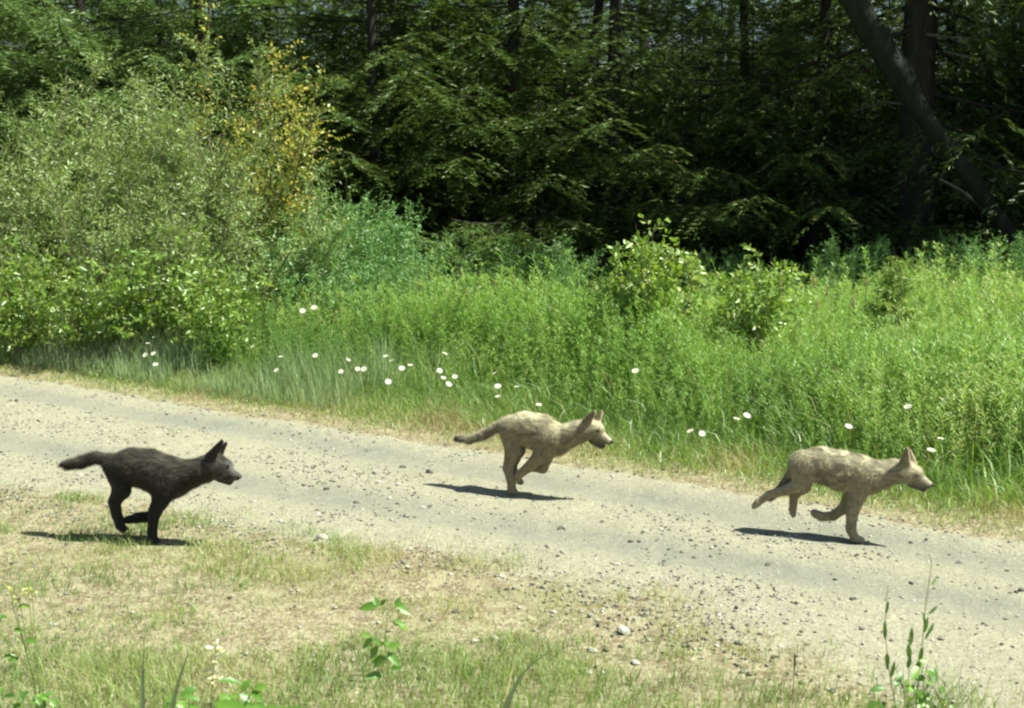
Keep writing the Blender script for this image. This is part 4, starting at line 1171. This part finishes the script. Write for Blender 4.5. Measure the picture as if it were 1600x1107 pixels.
# three-leaved sprig
d = 4.3; root, R0 = fore_root('leafy_sprig', 610, d, 'thin green sprig with scattered three-part leaves at the bottom centre', 'sprig')
stems = Acc(); lv = LeafParts()
main = [(625, 1290), (618, 1180), (612, 1100), (606, 1040), (600, 1005), (606, 960), (605, 935)]
pts = np.array([at_depth(a, b, d) for a, b in main]) - R0; pts[0] = [0, 0, 0]
V, Fq = tube(pts, np.linspace(.0025, .0012, len(pts)), 5); stems.add(V, Fq, .6)
for (a, b, dx, dy, L) in [(590, 948, -1, -.1, 34), (590, 948, -.35, .9, 20), (594, 946, .4, .5, 18), (618, 948, .35, .8, 18), (618, 948, 1, -.35, 26), (617, 948, .9, .4, 18), (612, 972, .9, -.1, 22), (620, 976, .8, -.7, 30), (580, 996, -.7, .3, 18),
                          (582, 998, -.9, -.9, 26), (582, 998, .6, -.5, 18), (592, 1008, .5, .4, 20), (592, 1010, -.6, -.8, 26), (600, 1006, .9, -.5, 26), (606, 1020, .9, -.8, 26), (606, 1012, .9, .4, 22), (604, 1030, -1, -.1, 28), (600, 1032, -.6, -.4, 24), (598, 1055, -.9, .15, 30), (610, 1045, .7, .2, 20)]:
    A = at_depth(a, b, d + rng.normal() * .04) - R0; j = np.argmin(np.linalg.norm(pts - A, axis=1))
    V, Fq = tube(np.array([pts[j], (pts[j] + A) / 2 + [0, 0, .004], A]), .0009, 4); stems.add(V, Fq, .5)
    big_leaf(lv, A, (dx, rng.normal() * .4, dy), L * d / FPX * 1.05, L * d / FPX * .5, .15, .45 + .25 * rng.random(), up=(0, -.8, .9))
stems.make('stem', M['stem'], root); lv.make('foliage', M['fore'], root)

# leafy plant with a cream flower spike
d = 3.9; root, R0 = fore_root('flowering_plant', 335, d, 'leafy plant with an upright cream-white flower spike at the bottom left', 'flower')
stems = Acc(); lv = LeafParts(); fl = Acc()
pts = np.array([at_depth(a, b, d) for a, b in [(330, 1390), (332, 1200), (330, 1100), (333, 1050), (338, 1005)]]) - R0
V, Fq = tube(pts, np.linspace(.004, .0015, 5), 6); stems.add(V, Fq, .7)
for k in range(80):
    u = rng.random(); zc = (1 - u) * 1006 + u * 1072
    if .42 < u < .5: continue
    A = at_depth(337 - u * 6 + rng.normal() * (3 + 2.2 * (1 - abs(u - .4))), zc, d) - R0
    dd = rng.normal(size=3); dd[2] = abs(dd[2]) * .4
    V, Ft = leaves(A[None], dd[None], .026, .014, fold=.3); fl.add(V, Ft, 1 - u * .7)
for k in range(34):
    a = rng.uniform(275, 400); b = rng.uniform(1062, 1125) + abs(a - 335) * .15
    A = at_depth(a, b, d + rng.normal() * .08) - R0
    big_leaf(lv, A, (np.sign(a - 335) * (.5 + rng.random()), rng.normal() * .6, rng.normal() * .5 + .2), rng.uniform(.04, .075), rng.uniform(.02, .035), .3, rng.random() * .8 + .2, up=(0, -.5, 1), teeth=.5)
    j = 1 + (rng.random() > .5); V, Fq = tube(np.array([pts[j], (pts[j] + A) / 2, A]), .0012, 4); stems.add(V, Fq, .5)
stems.make('stem', M['stem'], root); lv.make('foliage', M['fore'], root); fl.make('flower_spike', M['cream'], root)

# broad sunlit leaf along the bottom edge
d = 3.3; root, R0 = fore_root('broad_leaved_plant', 470, d, 'large bright green toothed leaves lying along the bottom edge', 'plant')
stems = Acc(); lv = LeafParts(); 
pts = np.array([[0, 0, 0], at_depth(455, 1160, d) - R0])
V, Fq = tube(np.array([pts[0], pts[1] * .6, pts[1]]), .003, 5); stems.add(V, Fq, .6)
for a, b, dx, dz_, L, Wd in [(400, 1112, 1, .10, .2, .045), (445, 1108, 1, -.05, .15, .04), (420, 1112, -1, .0, .14, .05), (385, 1118, -.6, .2, .12, .05), (455, 1135, .3, -.4, .12, .06)]:
    A = at_depth(a, b, d) - R0; big_leaf(lv, A, (dx, rng.normal() * .25, dz_), L, Wd, .18, .6, up=(0, -.75, 1), nseg=12, teeth=.35)
    V, Fq = tube(np.array([pts[1], A]), .0015, 4); stems.add(V, Fq, .5)
stems.make('stem', M['stem'], root); lv.make('foliage', M['fore'], root)

def big_blade(name, pix, d, w, mat, label, cat='grass blade', head=None):
    root_, R0 = fore_root(name, pix[0][0], d, label, cat)
    P = np.array([at_depth(a, b, d + .03 * i) for i, (a, b) in enumerate(pix)]) - R0
    u = np.linspace(0, len(P) - 1, 14); P = np.stack([np.interp(u, range(len(P)), P[:, c]) for c in range(3)], 1)
    uu = np.linspace(0, 1, 14); ww = w * np.minimum(1, (1 - uu) * 2.2 + .05)
    sd = np.array([1, .35, 0]) / 1.06
    V = np.stack([P - sd * ww[:, None] / 2, P + [0, .3 * w, 0], P + sd * ww[:, None] / 2], 1).reshape(-1, 3); Fq = []
    for k in range(13): a = 3 * k; Fq += [[a, a + 1, a + 4, a + 3], [a + 1, a + 2, a + 5, a + 4]]
    build('blade', V, np.array(Fq), mat, root_, tint=np.full(len(V), .4)); return root_, P
big_blade('grass_blade', [(222, 1500), (223, 1200), (223, 1107), (222, 1060), (224, 1022)], 3.6, .015, M['blade'], 'upright dark grass blade at the bottom left, straighter of the pair')
big_blade('grass_blade', [(258, 1500), (262, 1200), (268, 1107), (280, 1060), (296, 1015)], 3.6, .015, M['blade'], 'dark grass blade leaning right, left of the flower spike')
big_blade('grass_blade', [(775, 1500), (785, 1200), (794, 1095), (812, 1058), (836, 1034), (862, 1016)], 3.8, .017, M['blade'], 'bent dark grass blade at the bottom centre, tip drooping right')
big_blade('dry_stalk', [(770, 1500), (778, 1250), (788, 1107), (800, 1050), (815, 995)], 3.8, .009, M['dry'], 'pale dry stalk beside the bent dark blade', 'stalk')
# plantain-like stalk with dark head
root, R0 = fore_root('plantain_stalk', 1240, 3.9, 'thin upright stalk with a dark narrow head at the bottom right', 'stalk')
P = np.array([at_depth(1236, 1390, 3.9), at_depth(1238, 1107, 3.9), at_depth(1241, 1045, 3.9)]) - R0
V, Fq = tube(P, .0016, 5); build('stem', V, Fq, M['blade'], root, tint=np.full(len(V), .6))
P = np.array([at_depth(1241, 1047, 3.9), at_depth(1241.5, 1040, 3.9), at_depth(1242, 1028, 3.9), at_depth(1242, 1020, 3.9)]) - R0
V, Fq = tube(P, [.002, .004, .0038, .001], 7, .2); build('seed_head', V, Fq, M['blade'], root, tint=np.full(len(V), .1))

# tall weed at right
d = 4.1; root, R0 = fore_root('leafy_weed', 1440, d, 'branching green weed with tall thin budding stems at the bottom right', 'weed')
stems = Acc(); lv = LeafParts()
lines = [[(1440, 1340), (1425, 1200), (1400, 1107), (1388, 1040), (1383, 985), (1386, 930), (1388, 915)],
         [(1440, 1340), (1432, 1200), (1432, 1090), (1440, 1020), (1446, 950), (1456, 880), (1452, 868)],
         [(1440, 1340), (1428, 1180), (1418, 1090), (1421, 1030), (1422, 988)],
         [(1440, 1340), (1440, 1150), (1450, 1070), (1468, 1060), (1490, 1085)],
         [(1440, 1340), (1430, 1160), (1410, 1070), (1400, 1045)]]
for ln in lines:
    P = np.array([at_depth(a, b, d) for a, b in ln]) - R0; P[0] = 0
    V, Fq = tube(P, np.linspace(.0028, .001, len(P)), 5); stems.add(V, Fq, .8)
for a, b, dx, dz_, L, w in [(1383, 1000, -.05, 1, 34, 7), (1386, 1020, .05, -1, 30, 8), (1384, 960, .1, 1, 26, 5), (1392, 1060, .1, 1, 34, 7), (1441, 1010, -.15, -1, 34, 8), (1436, 1032, -.3, -1, 26, 7), (1444, 990, .2, 1, 30, 6), (1450, 960, .8, .7, 22, 5), (1446, 980, -.1, 1, 26, 5),
                           (1448, 994, .5, .8, 26, 6), (1422, 1010, .1, 1, 34, 8), (1421, 1030, -.1, 1, 28, 9), (1456, 915, .6, .8, 18, 4), (1418, 1045, .1, 1, 26, 8), (1445, 1000, .5, 1, 24, 5)]:
    A = at_depth(a, b, d) - R0; big_leaf(lv, A, (dx, rng.normal() * .2, dz_), L * d / FPX, w * d / FPX, .03, .5, up=(0, -1, .1))
for k in range(44):
    a = rng.normal(1438, 30); b = rng.uniform(1030, 1120) + abs(a - 1440) * .3
    A = at_depth(a, b, d + rng.normal() * .07) - R0
    big_leaf(lv, A, (rng.normal(), rng.normal() * .5, rng.normal() * .5), rng.uniform(.03, .06), rng.uniform(.014, .03), .25, rng.random() * .7 + .2, up=(0, -.7, .9), teeth=.3)
    V, Fq = tube(np.array([A, A * .85 + np.array([0, 0, -.01])]), .001, 4); stems.add(V, Fq, .6)
stems.make('stem', M['stem'], root); lv.make('foliage', M['fore'], root)

# pale yellow flowers at left edge
d = 4.4; root, R0 = fore_root('yellow_flower_plant', 22, d, 'pale yellow flower clusters on thin stems at the left edge', 'flower')
stems = Acc(); lv = LeafParts(); fl = Acc()
for a, b in [(17, 922), (30, 930), (24, 940), (44, 922), (50, 926)]:
    A = at_depth(a, b, d) - R0; V, Fq = tube(np.array([[0, 0, 0], A * [.4, .4, .5], A * [.9, .9, .85], A]), .0015, 4); stems.add(V, Fq, .7)
    for k in range(9):
        V, Ft = leaves((A + rng.normal(size=3) * .008)[None], rng.normal(size=(1, 3)) + [0, 0, .3], .016, .008, fold=.3); fl.add(V, Ft, rng.random())
for a, b in [(28, 948), (10, 965), (20, 985), (5, 1028), (40, 1000), (30, 1030)]:
    A = at_depth(a, b, d) - R0; big_leaf(lv, A, (rng.normal(), rng.normal() * .4, .1), .05, .02, .3, .7, up=(0, -.7, .9))
stems.make('stem', M['stem'], root); lv.make('foliage', M['fore'], root); fl.make('flower_cluster', M['pale_yellow'], root)
d = 3.9; root, R0 = fore_root('low_weed', 45, d, 'low leafy weed in the bottom left corner', 'weed')
lv = LeafParts(); stems = Acc()
for k in range(30):
    a = rng.uniform(-20, 95); b = rng.uniform(1078, 1125) + abs(a - 30) * .2
    A = at_depth(a, b, d + rng.normal() * .06) - R0
    big_leaf(lv, A, (rng.normal(), rng.normal() * .5, rng.normal() * .4 + .2), rng.uniform(.04, .06), rng.uniform(.015, .028), .25, rng.random() * .8, up=(0, -.6, 1), teeth=.4)
    V, Fq = tube(np.array([[0, 0, 0], A * [.6, .6, .6], A]), .0012, 4); stems.add(V, Fq, .6)
stems.make('stem', M['stem'], root); lv.make('foliage', M['fore'], root)
